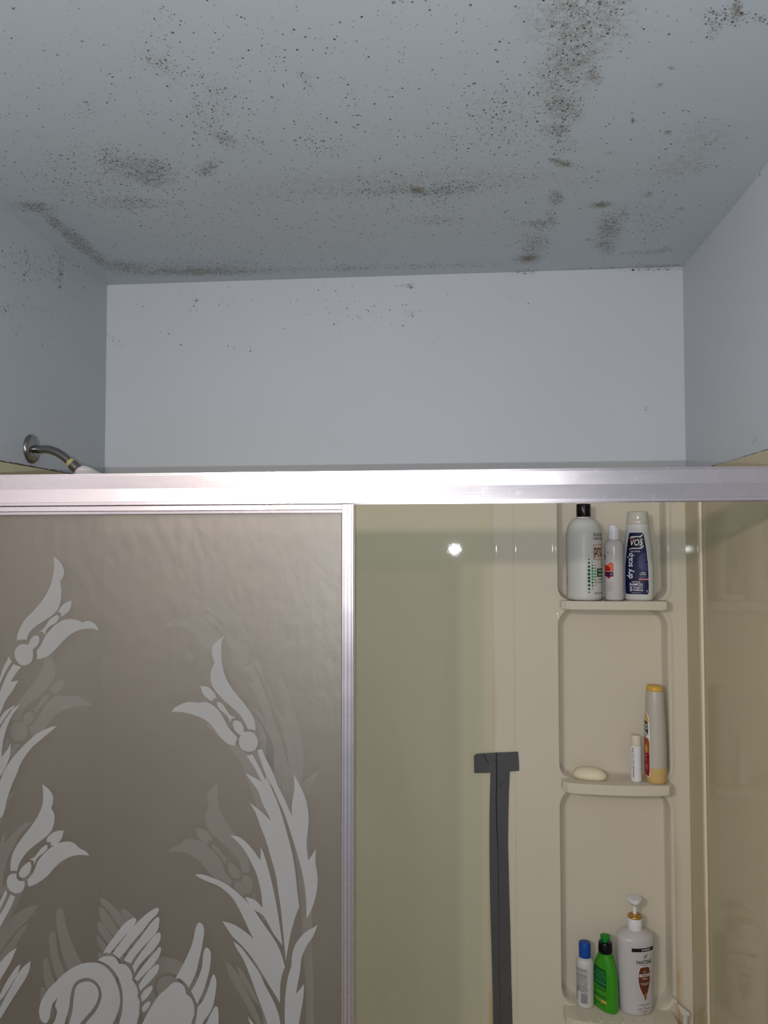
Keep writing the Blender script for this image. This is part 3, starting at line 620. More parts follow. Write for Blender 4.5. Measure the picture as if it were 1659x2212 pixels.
# --- etched design, traced once on the front panel
G1 = (0, 1180, 400/1659); G2 = (340, 1180, 440/1659); G3 = (0, 1660, 400/1603); G4 = (360, 1660, 420/1659)
c = 'c'
FRONT = [
 [(G1, [(484,88,c),(548,150),(574,215),(570,265),(541,313,c),(550,400),(545,490),(520,560),(480,610),(400,665),(310,725),(255,790),(240,838,c),(200,836),(152,843,c),(158,790),(190,715),(230,650),(280,600),(340,535),(400,455),(450,360),(478,260),(486,180)])],
 [(G1, [(330,935,c),(370,880),(410,800),(455,745),(510,695),(575,662),(640,652),(700,664),(738,684,c),(780,670),(820,677),(860,705),(886,752,c),(830,738),(760,740),(690,757),(620,800),(560,855),(500,920),(440,975),(390,1000),(334,1015,c)])],
 [(G1, [(640,487,c),(637,540),(610,590),(540,635,c),(553,600,c),(522,590,c),(548,540),(585,508)])],
 [(G1, [(510,615,c),(530,625),(520,660),(495,690),(450,715),(415,750),(400,790,c),(383,765),(350,765,c),(385,742),(415,705),(440,665),(475,635)])],
 [(G1, [(255,882,c),(268,850),(290,815),(325,799),(352,815),(352,850),(335,885),(296,925,c),(298,970),(285,1030),(250,1058),(215,1066),(175,1055),(145,1015),(131,965),(142,920),(175,885),(215,877)])],
 [(G1, [(182,1415,c),(120,1500),(70,1600),(40,1700),(20,1800),(15,1888,c),(60,1830),(100,1765,c),(90,1870),(50,1980),(0,2060),(-80,2120),(-90,1800),(-20,1640),(50,1530),(100,1465)])],
 [(G1, [(515,1607,c),(440,1625),(330,1680),(250,1750),(170,1830),(110,1900),(50,1990),(10,2080),(-30,2240),(-50,2420),(20,2420),(60,2280),(100,2157),(150,2040),(180,1960),(220,1890),(290,1800),(370,1730),(430,1680)])],
 [(G3, [(368,135,c),(430,185),(460,245),(458,300),(443,343,c),(470,390),(472,450),(455,520),(420,570),(360,620),(270,690),(205,760),(165,830),(147,888,c),(125,884),(93,888,c),(92,820),(110,740),(150,660),(200,590),(270,500),(330,410),(365,320),(375,230)])],
 [(G3, [(237,965,c),(290,900),(330,800),(380,740),(440,685),(510,645),(580,632),(640,645),(690,690,c),(740,715),(775,753,c),(700,748),(620,760),(540,800),(480,850),(420,920),(360,970),(300,1005),(247,1022,c)])],
 [(G3, [(551,535,c),(540,590),(510,640),(475,665),(437,665,c),(443,635,c),(407,637,c),(410,600),(450,560),(500,540)])],
 [(G3, [(410,657,c),(412,690),(390,720),(350,750),(320,780),(297,832,c),(290,800),(258,787,c),(300,765),(335,720),(370,680)])],
 [(G3, [(260,808),(272,850),(255,905),(215,942),(180,942),(165,910),(185,865),(225,825)])],
 [(G3, [(60,975),(75,930),(105,912),(143,908,c),(145,945),(165,970),(215,975,c),(210,1030),(180,1070),(145,1080),(100,1065),(70,1030)])],
 [(G3, [(48,1052,c),(66,1082,c),(20,1180),(-30,1280),(-60,1260),(0,1150)])],
 [(G3, [(92,1090,c),(132,1108,c),(95,1200),(40,1300),(-20,1400),(-30,1330),(45,1190)])],
 [(G3, [(265,1665,c),(190,1730),(110,1850),(30,1975),(-40,2060),(-60,2260),(0,2170),(80,2040),(150,1930),(220,1820),(255,1740)])],
 [(G3, [(148,1550,c),(80,1595),(20,1660),(-40,1740),(-40,1880),(30,1780),(90,1680)])],
 # right-hand flower
 [(G2, [(550,725,c),(523,790),(522,880),(528,960),(550,1050),(590,1130),(640,1200),(700,1270),(750,1340),(785,1400),(797,1450),(800,1503,c),(770,1492),(738,1490,c),(715,1440),(680,1380),(620,1320),(560,1270),(500,1210),(455,1150),(433,1080),(440,1010),(465,945,c),(445,880),(450,820),(490,770)])],
 [(G2, [(115,1348,c),(150,1310),(220,1275),(270,1268),(328,1275,c),(400,1270),(460,1300),(510,1350),(550,1420),(590,1490),(655,1560,c),(640,1590),(632,1624,c),(570,1605),(510,1550),(460,1480),(400,1420),(320,1380),(240,1358),(170,1347)])],
 [(G2, [(350,1137,c),(400,1142),(440,1165),(475,1210),(481,1240,c),(455,1238,c),(456,1260,c),(420,1250),(375,1205),(360,1170)])],
 [(G2, [(485,1268,c),(520,1275),(550,1310),(590,1370),(640,1397,c),(610,1402),(592,1435,c),(575,1390),(545,1360),(510,1330),(490,1295)])],
 [(G2, [(640,1418),(675,1430),(700,1465),(705,1512,c),(750,1510),(790,1525),(815,1570),(815,1620),(790,1660),(742,1674),(695,1655),(668,1620),(665,1570),(682,1538,c),(645,1515),(618,1470),(618,1430)])],
 [(G2, [(850,1650,c),(890,1740),(940,1840),(985,1961)]), (G4, [(900,50),(950,150),(1000,250),(1040,340),(1068,402,c),(1070,300),(1088,200),(1090,100),(1083,45,c),(1130,130),(1180,240),(1208,360),(1210,470),(1195,620),(1200,720),(1208,787,c),(1240,740),(1273,685,c),(1270,800),(1288,920),(1280,1050),(1245,1180),(1195,1282,c),(1190,1120),(1175,980),(1140,820),(1100,680),(1050,520),(1010,400),(960,280),(900,150),(850,60)]), (G2, [(812,1660,c)])],
 [(G2, [(775,1695,c),(725,1705,c),(790,1800),(850,1918,c)]), (G4, [(760,85),(675,38,c),(730,120),(780,190),(820,300),(860,380),(887,443,c),(800,360),(707,288,c),(760,380),(800,490),(850,620),(890,760),(930,900),(955,1060),(975,1200),(995,1400),(1010,1560),(1015,1645,c),(1040,1500),(1060,1400),(1100,1260),(1132,1180,c),(1115,1050),(1100,900),(1075,740),(1040,600),(990,420),(950,300),(900,180),(850,70)]), (G2, [(880,1900),(830,1800)])],
 [(G4, [(545,570,c),(620,585),(700,650),(770,740),(800,783,c),(805,665,c),(840,760),(880,900),(910,1030),(940,1180),(965,1340),(985,1480),(990,1510,c),(920,1420),(870,1330),(820,1250),(740,1200),(690,1130),(672,1095,c),(740,1115),(790,1155),(817,1188,c),(810,1080),(790,980),(760,880),(720,800),(680,720),(620,640)])],
 [(G4, [(243,902,c),(310,905),(400,935),(490,975),(570,1030),(660,1110),(740,1200),(830,1330),(920,1460),(970,1560),(1010,1690,c),(985,1760),(970,1850),(966,2000,c),(920,1920),(870,1840),(810,1740),(740,1630),(650,1520),(570,1440),(520,1370),(475,1303,c),(560,1325),(640,1370),(700,1415),(743,1455,c),(700,1370),(640,1240),(580,1130),(520,1060),(440,1000),(340,960),(270,925)])],
 [(G4, [(567,1472,c),(640,1530),(720,1640),(790,1740),(840,1850),(900,1960),(950,2080),(970,2180),(990,2420),(920,2420),(860,2180),(820,2060),(770,1930),(720,1790),(660,1640),(600,1540)])],
 [(G4, [(1287,1337,c),(1250,1430),(1190,1520),(1150,1620),(1140,1720),(1120,1830),(1103,1920,c),(1140,1880),(1173,1835,c),(1165,1960),(1145,2080),(1130,2180),(1120,2400,c),(1030,2400,c),(1010,2180),(1008,2050),(1015,1920),(1035,1780),(1065,1680),(1070,1600),(1100,1500),(1180,1400)])],
 [(G4, [(692,2117,c),(760,2200),(830,2320),(790,2340),(730,2220)])],
 # swan wing
 [(G3, [(890,1605,c),(940,1520),(1000,1440),(1070,1350),(1130,1305),(1172,1293),(1175,1330),(1140,1390),(1080,1450),(1020,1520),(950,1600,c),(915,1592)])],
 [(G3, [(975,1600,c),(1040,1510),(1120,1410),(1200,1320),(1280,1250),(1340,1213),(1375,1212),(1360,1260),(1300,1320),(1240,1400),(1160,1490),(1090,1580),(1035,1645,c)])],
 [(G3, [(1070,1660,c),(1130,1570),(1210,1470),(1290,1360),(1350,1295),(1378,1292),(1378,1340),(1360,1410),(1280,1500),(1210,1580),(1160,1640),(1135,1685,c)])],
 [(G3, [(1148,1710,c),(1190,1640),(1260,1540),(1330,1450),(1370,1420),(1390,1430),(1385,1490),(1340,1560),(1270,1630),(1200,1710),(1165,1770,c)])],
 [(G3, [(1165,1820,c),(1200,1760),(1270,1670),(1340,1590),(1380,1545),(1395,1560),(1380,1620),(1320,1710),(1250,1780),(1190,1840,c)])],
 [(G3, [(1200,1880,c),(1250,1800),(1310,1730),(1360,1695),(1378,1710),(1360,1770),(1290,1850),(1215,1925,c)])],
 [(G3, [(1220,1970,c),(1250,1920),(1300,1885),(1320,1890),(1310,1930),(1270,1985),(1228,2020,c)])],
 [(G3, [(1230,2070,c),(1260,2030),(1295,2015),(1300,2040),(1270,2090),(1240,2110,c)])],
 [(G3, [(845,1660,c),(890,1630),(950,1622),(1000,1640),(1030,1690,c),(1080,1695),(1120,1730),(1145,1790),(1143,1830,c),(1175,1870),(1195,1930),(1190,1970,c),(1210,2020),(1205,2080),(1205,2130),(1185,2212),(1160,2400,c),(1000,2400,c),(1030,2212),(1055,2120),(1064,2000),(1055,1900),(1020,1800),(960,1720),(900,1678)])],
 # head and neck
 [(G3, [(400,2203),(365,2190),(345,2150),(340,2080),(365,2000),(420,1910),(480,1850),(540,1790),(620,1730),(700,1692),(790,1678),(870,1690),(940,1740),(1000,1830),(1035,1940),(1038,2040),(1010,2140),(975,2212),(900,2400,c),(640,2400,c),(740,2212),(830,2100),(878,1990),(870,1900),(820,1835),(760,1812),(690,1825),(640,1870),(612,1960),(600,2060),(570,2170),(540,2260),(480,2300),(450,2240),(480,2170),(495,2100),(478,2060),(500,1980,c),(455,2040),(438,2110),(425,2170)])],
 [(G3, [(590,2260),(625,2110),(640,1980),(660,1890),(710,1850),(780,1845),(835,1885),(855,1950),(830,2040),(770,2120),(690,2212),(620,2320)])],
 # tail
 [(G4, [(0,1880),(50,1832),(105,1825),(150,1860),(168,1925,c),(210,1960),(235,2030),(235,2100),(215,2160),(190,2330,c),(-280,2330,c),(-220,2200),(-130,2030),(-60,1930)])],
 [(G4, [(75,1790,c),(120,1710),(170,1610),(220,1490),(245,1370),(265,1325),(285,1315),(310,1335),(320,1390),(305,1500),(280,1620),(250,1740),(190,1870,c),(160,1830),(120,1795)])],
 [(G4, [(208,1900,c),(260,1810),(300,1700),(310,1600),(325,1540),(345,1528),(370,1550),(378,1610),(365,1720),(330,1850),(290,1950),(260,2010,c),(235,1950)])],
 [(G4, [(265,2035,c),(310,1980),(350,1890),(380,1790),(400,1758),(418,1780),(425,1840),(410,1960),(380,2060),(320,2150),(270,2240),(240,2212),(255,2120)])],
 [(G4, [(320,2212,c),(360,2130),(400,2050),(425,2028),(440,2050),(443,2150),(430,2300),(330,2300)])],
]
REAR = [ # stems and leaves that show only on the rear panel, mirrored on to the front one
 [(G2, [(805,895,c),(855,1000),(880,1080),(935,1190),(965,1300),(1000,1360),(1028,1402,c),(1035,1340),(1010,1240),(988,1140),(995,1080),(1018,1025,c),(1040,1120),(1085,1230),(1120,1360),(1160,1490),(1185,1620),(1192,1740),(1185,1850),(1175,1961)]), (G4, [(1163,120,c),(1230,60),(1308,5,c),(1262,100),(1215,210),(1195,330),(1200,480),(1215,620),(1225,800),(1235,1000),(1240,1200),(1240,1500),(1250,1800),(1255,2180),(1250,2400,c),(1180,2400,c),(1190,1900),(1160,1500),(1150,1200),(1120,900),(1080,600),(1060,400),(1055,200)]), (G2, [(1060,1660),(1030,1540),(990,1420),(945,1300),(910,1200),(870,1110),(830,1020),(780,935,c)])],
 [(G2, [(765,957,c),(820,1050),(860,1150),(900,1270),(950,1420),(1000,1550),(1040,1700),(1072,1820),(1086,1961),(1090,2200),(1060,2250),(1020,2100),(1015,1961),(985,1800),(950,1640),(900,1480),(860,1350),(820,1250),(770,1180),(720,1090,c),(785,1103,c),(740,1030),(698,980,c)])],
 [(G2, [(740,1290,c),(830,1350),(880,1430),(910,1500),(940,1620),(980,1760),(1005,1900),(1010,2100),(970,2050),(930,1900),(890,1760),(880,1640),(885,1560),(850,1460),(800,1380)])],
 [(G4, [(595,1680,c),(640,1720),(720,1850),(790,2000),(850,2140),(900,2330),(850,2300),(780,2100),(700,1930),(630,1790)])],
]
GF, GR = -.6905, -.6660              # front faces of the two panes
def outline(segs, y):
    pts = []
    for g, pl in segs:
        for p in pl:
            x, z_ = U(g[0]+p[0]*g[2], g[1]+p[1]*g[2], y); pts.append((x, z_)+tuple(p[2:]))
    return smoothpoly(pts, step=4)
tipF = U(116.7, 1201.2, GF); tipR = U(458.6, 1198, GR); XM = (tipF[0]+tipR[0])/2; DZ = tipR[1]-tipF[1]
design = [outline(s, GF) for s in FRONT] + [[(2*XM-x, z_-DZ) for x, z_ in outline(s, GR)] for s in REAR]
def etching(name, polys, y, xmin, xmax, parent, zmin):
    bm = bmesh.new()
    for pl in polys:
        b2 = bmesh.new(); vv = [b2.verts.new((x, 0, z_)) for x, z_ in pl]
        for tr_ in tessellate_polygon([[Vector((x, z_, 0)) for x, z_ in pl]]):
            b2.faces.new([vv[i] for i in tr_])
        for co, no in (((xmin, 0, 0), (-1, 0, 0)), ((xmax, 0, 0), (1, 0, 0)), ((0, 0, zmin), (0, 0, -1))):
            bmesh.ops.bisect_plane(b2, geom=b2.verts[:]+b2.edges[:]+b2.faces[:], plane_co=co, plane_no=no, clear_outer=True)
        mp = {v: bm.verts.new((v.co.x, y, v.co.z)) for v in b2.verts}
        for f in b2.faces: bm.faces.new([mp[v] for v in f.verts])
        b2.free()
    me = bpy.data.meshes.new(name); bm.to_mesh(me); bm.free()
    return link(name, me, M['etch'], parent)
def stile(x0, x1, y, z0, z1, side):
    "ribbed vertical aluminium stile"
    bm = bmesh.new(); wd = x1-x0
    pr = [(0, 0), (.0, -.006), (.08, -.0075), (.20, -.0075), (.23, -.0055), (.27, -.0055), (.30, -.0088), (.52, -.0088), (.55, -.006), (.59, -.006), (.62, -.008), (.82, -.008), (.86, -.005), (.92, -.005), (.95, -.0065), (1, -.0065), (1, 0), (1, .007), (0, .007)]
    prism(bm, [(x0+a*wd, y+b) for a, b in pr], 'z', z0, z1); return bm
def door(name, yg, x0, x1, lab, polys, top):
    d = empty(name, ((x0+x1)/2, yg, RIM))
    sw = .0205; z0 = RIM+.0265
    g = boxobj('glass_pane', (x0+.012, yg, z0+.015), (x1-.012, yg+.0045, top-.004), M['glass']); child(g, d)
    for a, b in ((x0, x0+sw), (x1-sw, x1)):
        child(frombm('stile', stile(a, b, yg, z0, top+.004, 0), M['alu_v']), d)
    hgt = .0098
    bm = bmesh.new(); prism(bm, [(yg-.001, top-hgt), (yg-.0065, top-hgt), (yg-.0068, top-.0053), (yg-.0045, top-.0047), (yg-.0068, top-.0040), (yg-.0068, top+.004), (yg+.006, top+.004), (yg+.006, top-hgt)], 'x', x0+sw, x1-sw)
    for v in bm.verts: v.co.z = hz(v.co.x, v.co.z)
    child(frombm('top_rail', bm, M['alu']), d)
    bm = bmesh.new(); box(bm, (x0+sw, yg-.006, z0), (x1-sw, yg+.006, z0+.03), .001); child(frombm('bottom_rail', bm, M['alu']), d)
    e_ = etching('etched_design', polys, yg-.0004, x0+sw, x1-sw, d, z0+.03); e_.matrix_parent_inverse = Matrix.Translation(d.location).inverted()
    tag(e_, 'pale sandblasted wreath of tulips and leaves around a swan')
    return tag(d, lab, 'shower door', 'sliding glass shower doors')
x1F = U(763, 1400, GF-.006)[0]
door('sliding_door', GF, .0065, x1F, 'front sliding shower door, bronze obscure glass with a crisp etched tulip and swan design', design, ZB-.0062)
x1R = U(765.5, 1400, GR-.006)[0]
door('sliding_door', GR, .0065, x1R, 'rear sliding shower door behind the first, its etching a faint mirrored ghost', [[(2*XM-x, z_+DZ) for x, z_ in p] for p in design], ZB-.0062)

# ------------------------------------------------------------------ bottles
def place(name, px, yc, sh, rz=0):
    x, _ = U(px, {0: 1295, 1: 1690, 2: 2190}[sh], yc)
    return empty(name, (x, yc, SH[sh][0]), rz)
G_TOP, G_MID, G_LOW = 'bottles on the top shelf', 'toiletries on the middle shelf', 'bottles on the lowest shelf'
def cap_prof(z0, z1, r, b=None, bev=.0015):
    b = b or r; return [(z0, r*.97, b*.97), (z0+.0008, r, b), (z1-bev, r, b), (z1-bev*.4, r-bev*.3, b-bev*.3), (z1, r-bev, b-bev)]
def dome(z0, z1, a, b, a1, b1, n=7):
    out = []
    for i in range(n+1):
        t_ = i/n*PI/2; out.append((z0+(z1-z0)*math.sin(t_), a1+(a-a1)*math.cos(t_), b1+(b-b1)*math.cos(t_)))
    return out

# 1 big white round bottle, black cap
b1 = place('shampoo_bottle', 1262.5, -.013, 0)
pr = [(0.0003, .037, .037), (.002, .0405, .0405), (.006, .0432, .0432), (.012, .0437, .0437), (.155, .0443, .0443)]+dome(.157, .206, .0443, .0443, .0175, .0175)+[(.209, .0175, .0175)]
loft('bottle_body', pr, M['whitemat'], b1)
cp_ = loft('cap', cap_prof(.2085, .2415, .0178), M['black'], b1)
bm = bmesh.new(); tube(bm, [(0, -.0178, .212), (0, -.0178, .238)], .0007, 6); frombm('cap_ridge', bm, M['greyink'], cp_)
D = Decal(); s1 = surf_of(pr)
def px1u(px): # approx arc for a photo column on the round bottle
    v = max(-1, min(1, (px-1262.5)/37.6)); return .0443*math.asin(v)
INK, GRN, LG, PK, OL, LW, MR, DG = range(8)
for i, (v_, r) in enumerate(((1201, .8), (1208, 1.6), (1216, 2.3), (1224, 2.9), (1232, 3.3), (1240, 3.4), (1248, 3.4), (1255, 3.3), (1263.5, 3.0), (1271.5, 2.4), (1278.5, 1.6))):
    D.circ(px1u(1266.5), (1297-v_)*.00116, r*.00112, GRN if 2 < i < 9 else DG)
for i, v_ in enumerate((1215.5, 1221.5, 1227.5, 1233.5, 1239.5, 1245.5, 1251, 1258, 1264, 1270)):
    D.circ(px1u(1274), (1297-v_)*.00116, (1.2, 1.9, 2.3, 2.7, 2.8, 2.8, 2.5, 2.3, 1.9, 1.3)[i]*.0011, LG if 2 < i < 7 else GRN)
for i, v_ in enumerate((1221.5, 1227.5, 1233.5, 1239.5, 1245.5, 1252, 1264)):
    D.circ(px1u(1279.8), (1297-v_)*.00116, (1.2, 1.6, 1.8, 1.9, 1.8, 1.6, 1.1)[i]*.0011, DG)
def vz(py): return (1297-py)*.00116
D.build('dot_pattern', s1, [M['ink'], M['green'], M['lgreen'], M['pink'], M['olive'], M['lw'], M['maroon'], M['dgreen']], b1); D = Decal()
D.text('SILKIENCE', px1u(1276), vz(1158.8), .046, .0075, MR).text('HAIRCARE', px1u(1276), vz(1166.6), .040, .0050, INK).rect(px1u(1276), vz(1161.3), px1u(1276)+.045, vz(1160.8), MR)
ua, ub = px1u(1275.5), px1u(1275.5)+.044
D.rect(ua, vz(1209.5), ub, vz(1177), OL).rect(ua+.0007, vz(1208.7), ub-.0007, vz(1177.8), PK, 1)
D.text('pro', ua+.0035, vz(1206), .027, .0265, INK, 2).text('formula', ua+.012, vz(1203), .026, .0070, MR, 3)
D.text('17', px1u(1297.5), vz(1224), .012, .011, MR)
D.rect(px1u(1284), vz(1246), px1u(1284)+.036, vz(1228), GRN).text('shampoo', px1u(1284)+.0055, vz(1236), .026, .0068, LW).text('conditioner', px1u(1284)+.0055, vz(1243), .028, .0058, LW)
D.text('with Vitamin E', px1u(1288), vz(1253), .03, .0040, INK).text('Aloe Vera Extract', px1u(1278), vz(1259), .042, .0040, OL)
D.text('32 FL OZ / 946 mL', px1u(1278.5), vz(1283), .036, .0050, INK)
D.rect(px1u(1225.6), vz(1265), px1u(1225.6)+.0012, vz(1246), INK)
for q in range(5): D.rect(px1u(1225.4), vz(1240-q*6), px1u(1225.4)+.001, vz(1238.8-q*6), OL)
lb = D.build('label', s1, [M['ink'], M['green'], M['lgreen'], M['pink'], M['olive'], M['lw'], M['maroon'], M['dgreen']], b1)
tag(b1, 'large round white bottle with black cap and green dots, leftmost on the top shelf', 'bottle', G_TOP)

# 2 small white bottle with flip cap
b2 = place('lotion_bottle', 1327.5, -.026, 0)
pr = [(.0003, .018, .018), (.002, .0215, .0215), (.005, .0230, .0230), (.132, .0235, .0235)]+dome(.133, .150, .0235, .0235, .0135, .0135, 6)+[(.153, .0135, .0135)]
loft('bottle_body', pr, M['whitecool'], b2)
bm = bmesh.new()  # flip cap with slanted top
ring = []
cpz = [(.1525, .0140), (.1535, .0143), (.177, .0143)]
n = 40; rr = []
for z_, r in cpz: rr.append([bm.verts.new((r*math.cos(2*PI*i/n), r*math.sin(2*PI*i/n), z_)) for i in range(n)])
top = [bm.verts.new((.0143*math.cos(2*PI*i/n), .0143*math.sin(2*PI*i/n), .1845-.0055*math.cos(2*PI*i/n)*(1 if math.cos(2*PI*i/n) > 0 else .2))) for i in range(n)]
top2 = [bm.verts.new((.0118*math.cos(2*PI*i/n), .0118*math.sin(2*PI*i/n), .1875-.0065*math.cos(2*PI*i/n)*(1 if math.cos(2*PI*i/n) > 0 else .2))) for i in range(n)]
rr += [top, top2]
for a, b in zip(rr, rr[1:]):
    for i in range(n): bm.faces.new((a[i], a[(i+1) % n], b[(i+1) % n], b[i]))
bm.faces.new(rr[0][::-1]); bm.faces.new(top2)
frombm('flip_cap', bm, M['white'], b2, auto=40)
D = Decal(); f2 = surf_of(pr)
def u2(px): return .0235*math.asin(max(-1, min(1, (px-1327.5)/20.3)))
x0, x1 = u2(1307.6), u2(1321.8)
D.poly([(x0, vz(1243)), (x1, vz(1243)), (x1, vz(1219)), (u2(1317.5), vz(1215)), (u2(1309.5), vz(1222)), (x0, vz(1218))], 0)
D.poly([(u2(1310), vz(1221)), (u2(1317.5), vz(1216.5)), (u2(1320.3), vz(1220)), (u2(1320.3), vz(1233)), (u2(1316), vz(1233)), (u2(1316), vz(1226))], 1, 1)
D.rect(x0, vz(1245), x1, vz(1235), 2, 1).rect(x0, vz(1235), x1, vz(1234.2), 4, 1)
D.poly([(u2(1309), vz(1245)), (u2(1318), vz(1245)), (u2(1313), vz(1250))], 0)
D.circ(u2(1317.5), vz(1240.5), .0011, 4, 2, .002)
D.text('sweet', u2(1306)-.006, vz(1203.5), .0155, .0058, 3).text('mist', u2(1306)-.003, vz(1209), .0110, .0036, 3)
D.rect(u2(1309), vz(1194.2), u2(1315), vz(1193.6), 3).rect(u2(1308), vz(1213.6), u2(1313), vz(1213.1), 3)
for q in range(7): D.rect(u2(1309.5), vz(1259+q*2.8), u2(1319.5), vz(1258.6+q*2.8), 5)
D.build('label', f2, [M['red'], M['orange'], M['plum'], M['ink'], M['lw'], M['greyink']], b2)
tag(b2, 'small slim white bottle with slanted flip cap and red emblem, between two larger bottles', 'bottle', G_TOP)

# 3 white oval bottle with navy label
RZ3 = math.radians(-24)
b3 = place('shampoo_bottle', 1379.5, -.012, 0, RZ3)
pr = [(.0003, .031, .020), (.002, .0345, .022), (.006, .0362, .0232), (.03, .0372, .0238), (.085, .0370, .0238), (.13, .0340, .0225), (.165, .0298, .0212), (.187, .0270, .0205), (.190, .0268, .0204)]
loft('bottle_body', pr, M['whitemat'], b3, ex=2.3)
loft('cap', [(.1905, .0262, .0200), (.192, .0268, .0205), (.202, .0264, .0203), (.2025, .0258, .0198), (.204, .0258, .0198), (.2185, .0248, .0190), (.2205, .0240, .0183), (.221, .0225, .017)], M['frost'], b3, ex=2.3)
D = Decal(); f3 = surf_of(pr, 0, 2.3)
def lab_edge(pts, grow): return pts
lz0, lz1 = .0155, .169
NV, WH, BK, DT, SA, RD = range(6)
def hw(v_): return float(np.interp(v_, [0, .03, .085, .13, .165, .19], [.0280, .0292, .0288, .0262, .0225, .021]))
def labshape(g):
    a = [(-hw(v_)-g, v_) for v_ in np.linspace(lz0+.003-g, lz1-.003+g, 12)]; b = [(hw(v_)+g, v_) for v_ in np.linspace(lz1-.003+g, lz0+.003-g, 12)]
    return [(-hw(lz0)+.003, lz0-g)]+a+[(-hw(lz1)+.003, lz1+g), (hw(lz1)-.003, lz1+g)]+b+[(hw(lz0)-.003, lz0-g)]
D.poly(labshape(.0012), WH, 0).poly(labshape(0), NV, 1)
D.poly(smoothpoly([(-.020, .126, 'c'), (-.017, .131), (.010, .132), (.018, .137), (.0195, .1655, 'c'), (.014, .161), (-.014, .1595), (-.020, .154, 'c')]), BK, 2)
D.poly(smoothpoly([(-.020, .154, 'c'), (-.012, .1595), (.008, .160), (.0165, .163), (.020, .168, 'c'), (.020, .165), (.017, .160), (.008, .1575), (-.012, .157)]), WH, 3)
D.poly(smoothpoly([(-.020, .1255, 'c'), (-.012, .1305), (.008, .131), (.0155, .134), (.020, .139, 'c'), (.019, .134), (.012, .1290), (-.010, .1285)]), WH, 3)
D.text('VO5', -.0180, .1365, .0345, .0160, WH, 4, shear=.18).text('ALBERTO', -.0165, .1545, .012, .0020, WH, 4)
D.poly([(-.0150, .1515), (-.0075, .1515), (-.0105, .1450)], RD, 5)
D.text('SOLUTIONS', -.0145, .1205, .0245, .0034, WH, 3)
D.text('dry scalp', -.0005-.0035, .0545, .0640, .0190, WH, 3, rot=PI/2)
for rr_ in range(9):
    for a_ in range(40):
        an = 2*PI*a_/40+rr_*.08; R0 = .0045+rr_*.0021
        u_, v_ = .0250+R0*math.cos(an), .096+R0*math.sin(an)
        if u_ < hw(v_)-.001 and u_ > .0052: D.circ(u_, v_, .00034+.00005*rr_, DT, 2, n=5)
D.text('white', .011, .0680, .0115, .0036, WH, 3).text('& citrus', .008, .0635, .0150, .0036, WH, 3).text('+ almond oil', .0050, .0575, .0190, .0034, DT, 3)
D.rect(.0060, .0515, hw(.052), .0548, SA, 2).rect(.0095, .0525, .0225, .0538, RD, 3)
D.text('moisturizing', -.0110, .0440, .0200, .0046, WH, 3).text('SHAMPOO', -.0165, .0375, .0310, .0056, WH, 3).rect(-.0155, .0352, .0160, .0358, WH, 3)
D.text('5', -.0160, .0235, .0062, .0100, WH, 3).text('VITAMIN &', -.0080, .0295, .0225, .0038, WH, 3).text('FORMULA', -.0080, .0240, .0240, .0042, WH, 3)
D.text('15 FL OZ (443 mL)', -.0120, .0180, .0220, .0022, WH, 3).rect(.0240, .0205, .0252, .0270, WH, 3)
D.build('label', f3, [M['navy'], M['lw'], M['black'], M['navyl'], M['salmon'], M['red']], b3)
tag(b3, 'white oval shampoo bottle with navy blue dry scalp label, rightmost on the top shelf', 'bottle', G_TOP)

# 4 soap bar
x_, _ = U(1274, 1680, -.018)
sb = loft('soap_bar', [(.0002, .028, .015), (.003, .036, .0205), (.008, .0375, .0215), (.013, .0355, .020), (.018, .029, .016), (.0215, .018, .0095), (.0228, .006, .003)], M['soap'], None, ex=2.4, auto=80)
sb.data.transform(Matrix.Diagonal((1.12, 1.08, 1.28, 1))); sb.location = (x_, -.016, SH[1][0]); sb.rotation_euler = (0, 0, math.radians(-16))
tag(sb, 'worn oval cream soap bar lying on the middle shelf', 'soap', G_MID)

# 5 small white tube
b5 = place('travel_tube', 1374.5, -.028, 1)
pr = [(.0003, .010, .010), (.002, .0125, .0125), (.004, .0132, .0132), (.088, .0131, .0131), (.0885, .0125, .0125)]
loft('tube_body', pr, M['white'], b5)
loft('cap', [(.0886, .0128, .0128), (.0895, .0130, .0130), (.112, .0127, .0127), (.1135, .0120, .0120), (.1137, .009, .009)], plain('beige_cap', (214, 206, 184), .4), b5)
D = Decal(); f5 = surf_of(pr)
def u5(px): return .0132*math.asin(max(-1, min(1, (px-1372.5)/11.6)))
random.seed(11)
D.text('UNSCENTED', u5(1366.5), .012, .030, .0036, 0, 1, rot=PI/2).text('gentle hand lotion 0.85 oz', u5(1364.5), .044, .036, .0028, 1, 1, rot=PI/2).text('daily care', u5(1367.2), .044, .026, .0030, 1, 1, rot=PI/2)
D.text('P R', u5(1366), .074, .010, .0034, 0, 1, rot=PI/2)
D.rect(.0175, .012, .0185, .084, 2)
D.build('label', f5, [M['ink'], M['greyink'], M['maroon']], b5)
tag(b5, 'small white cylindrical tube with side print, left of the cloudy bottle on the middle shelf', 'bottle', G_MID)

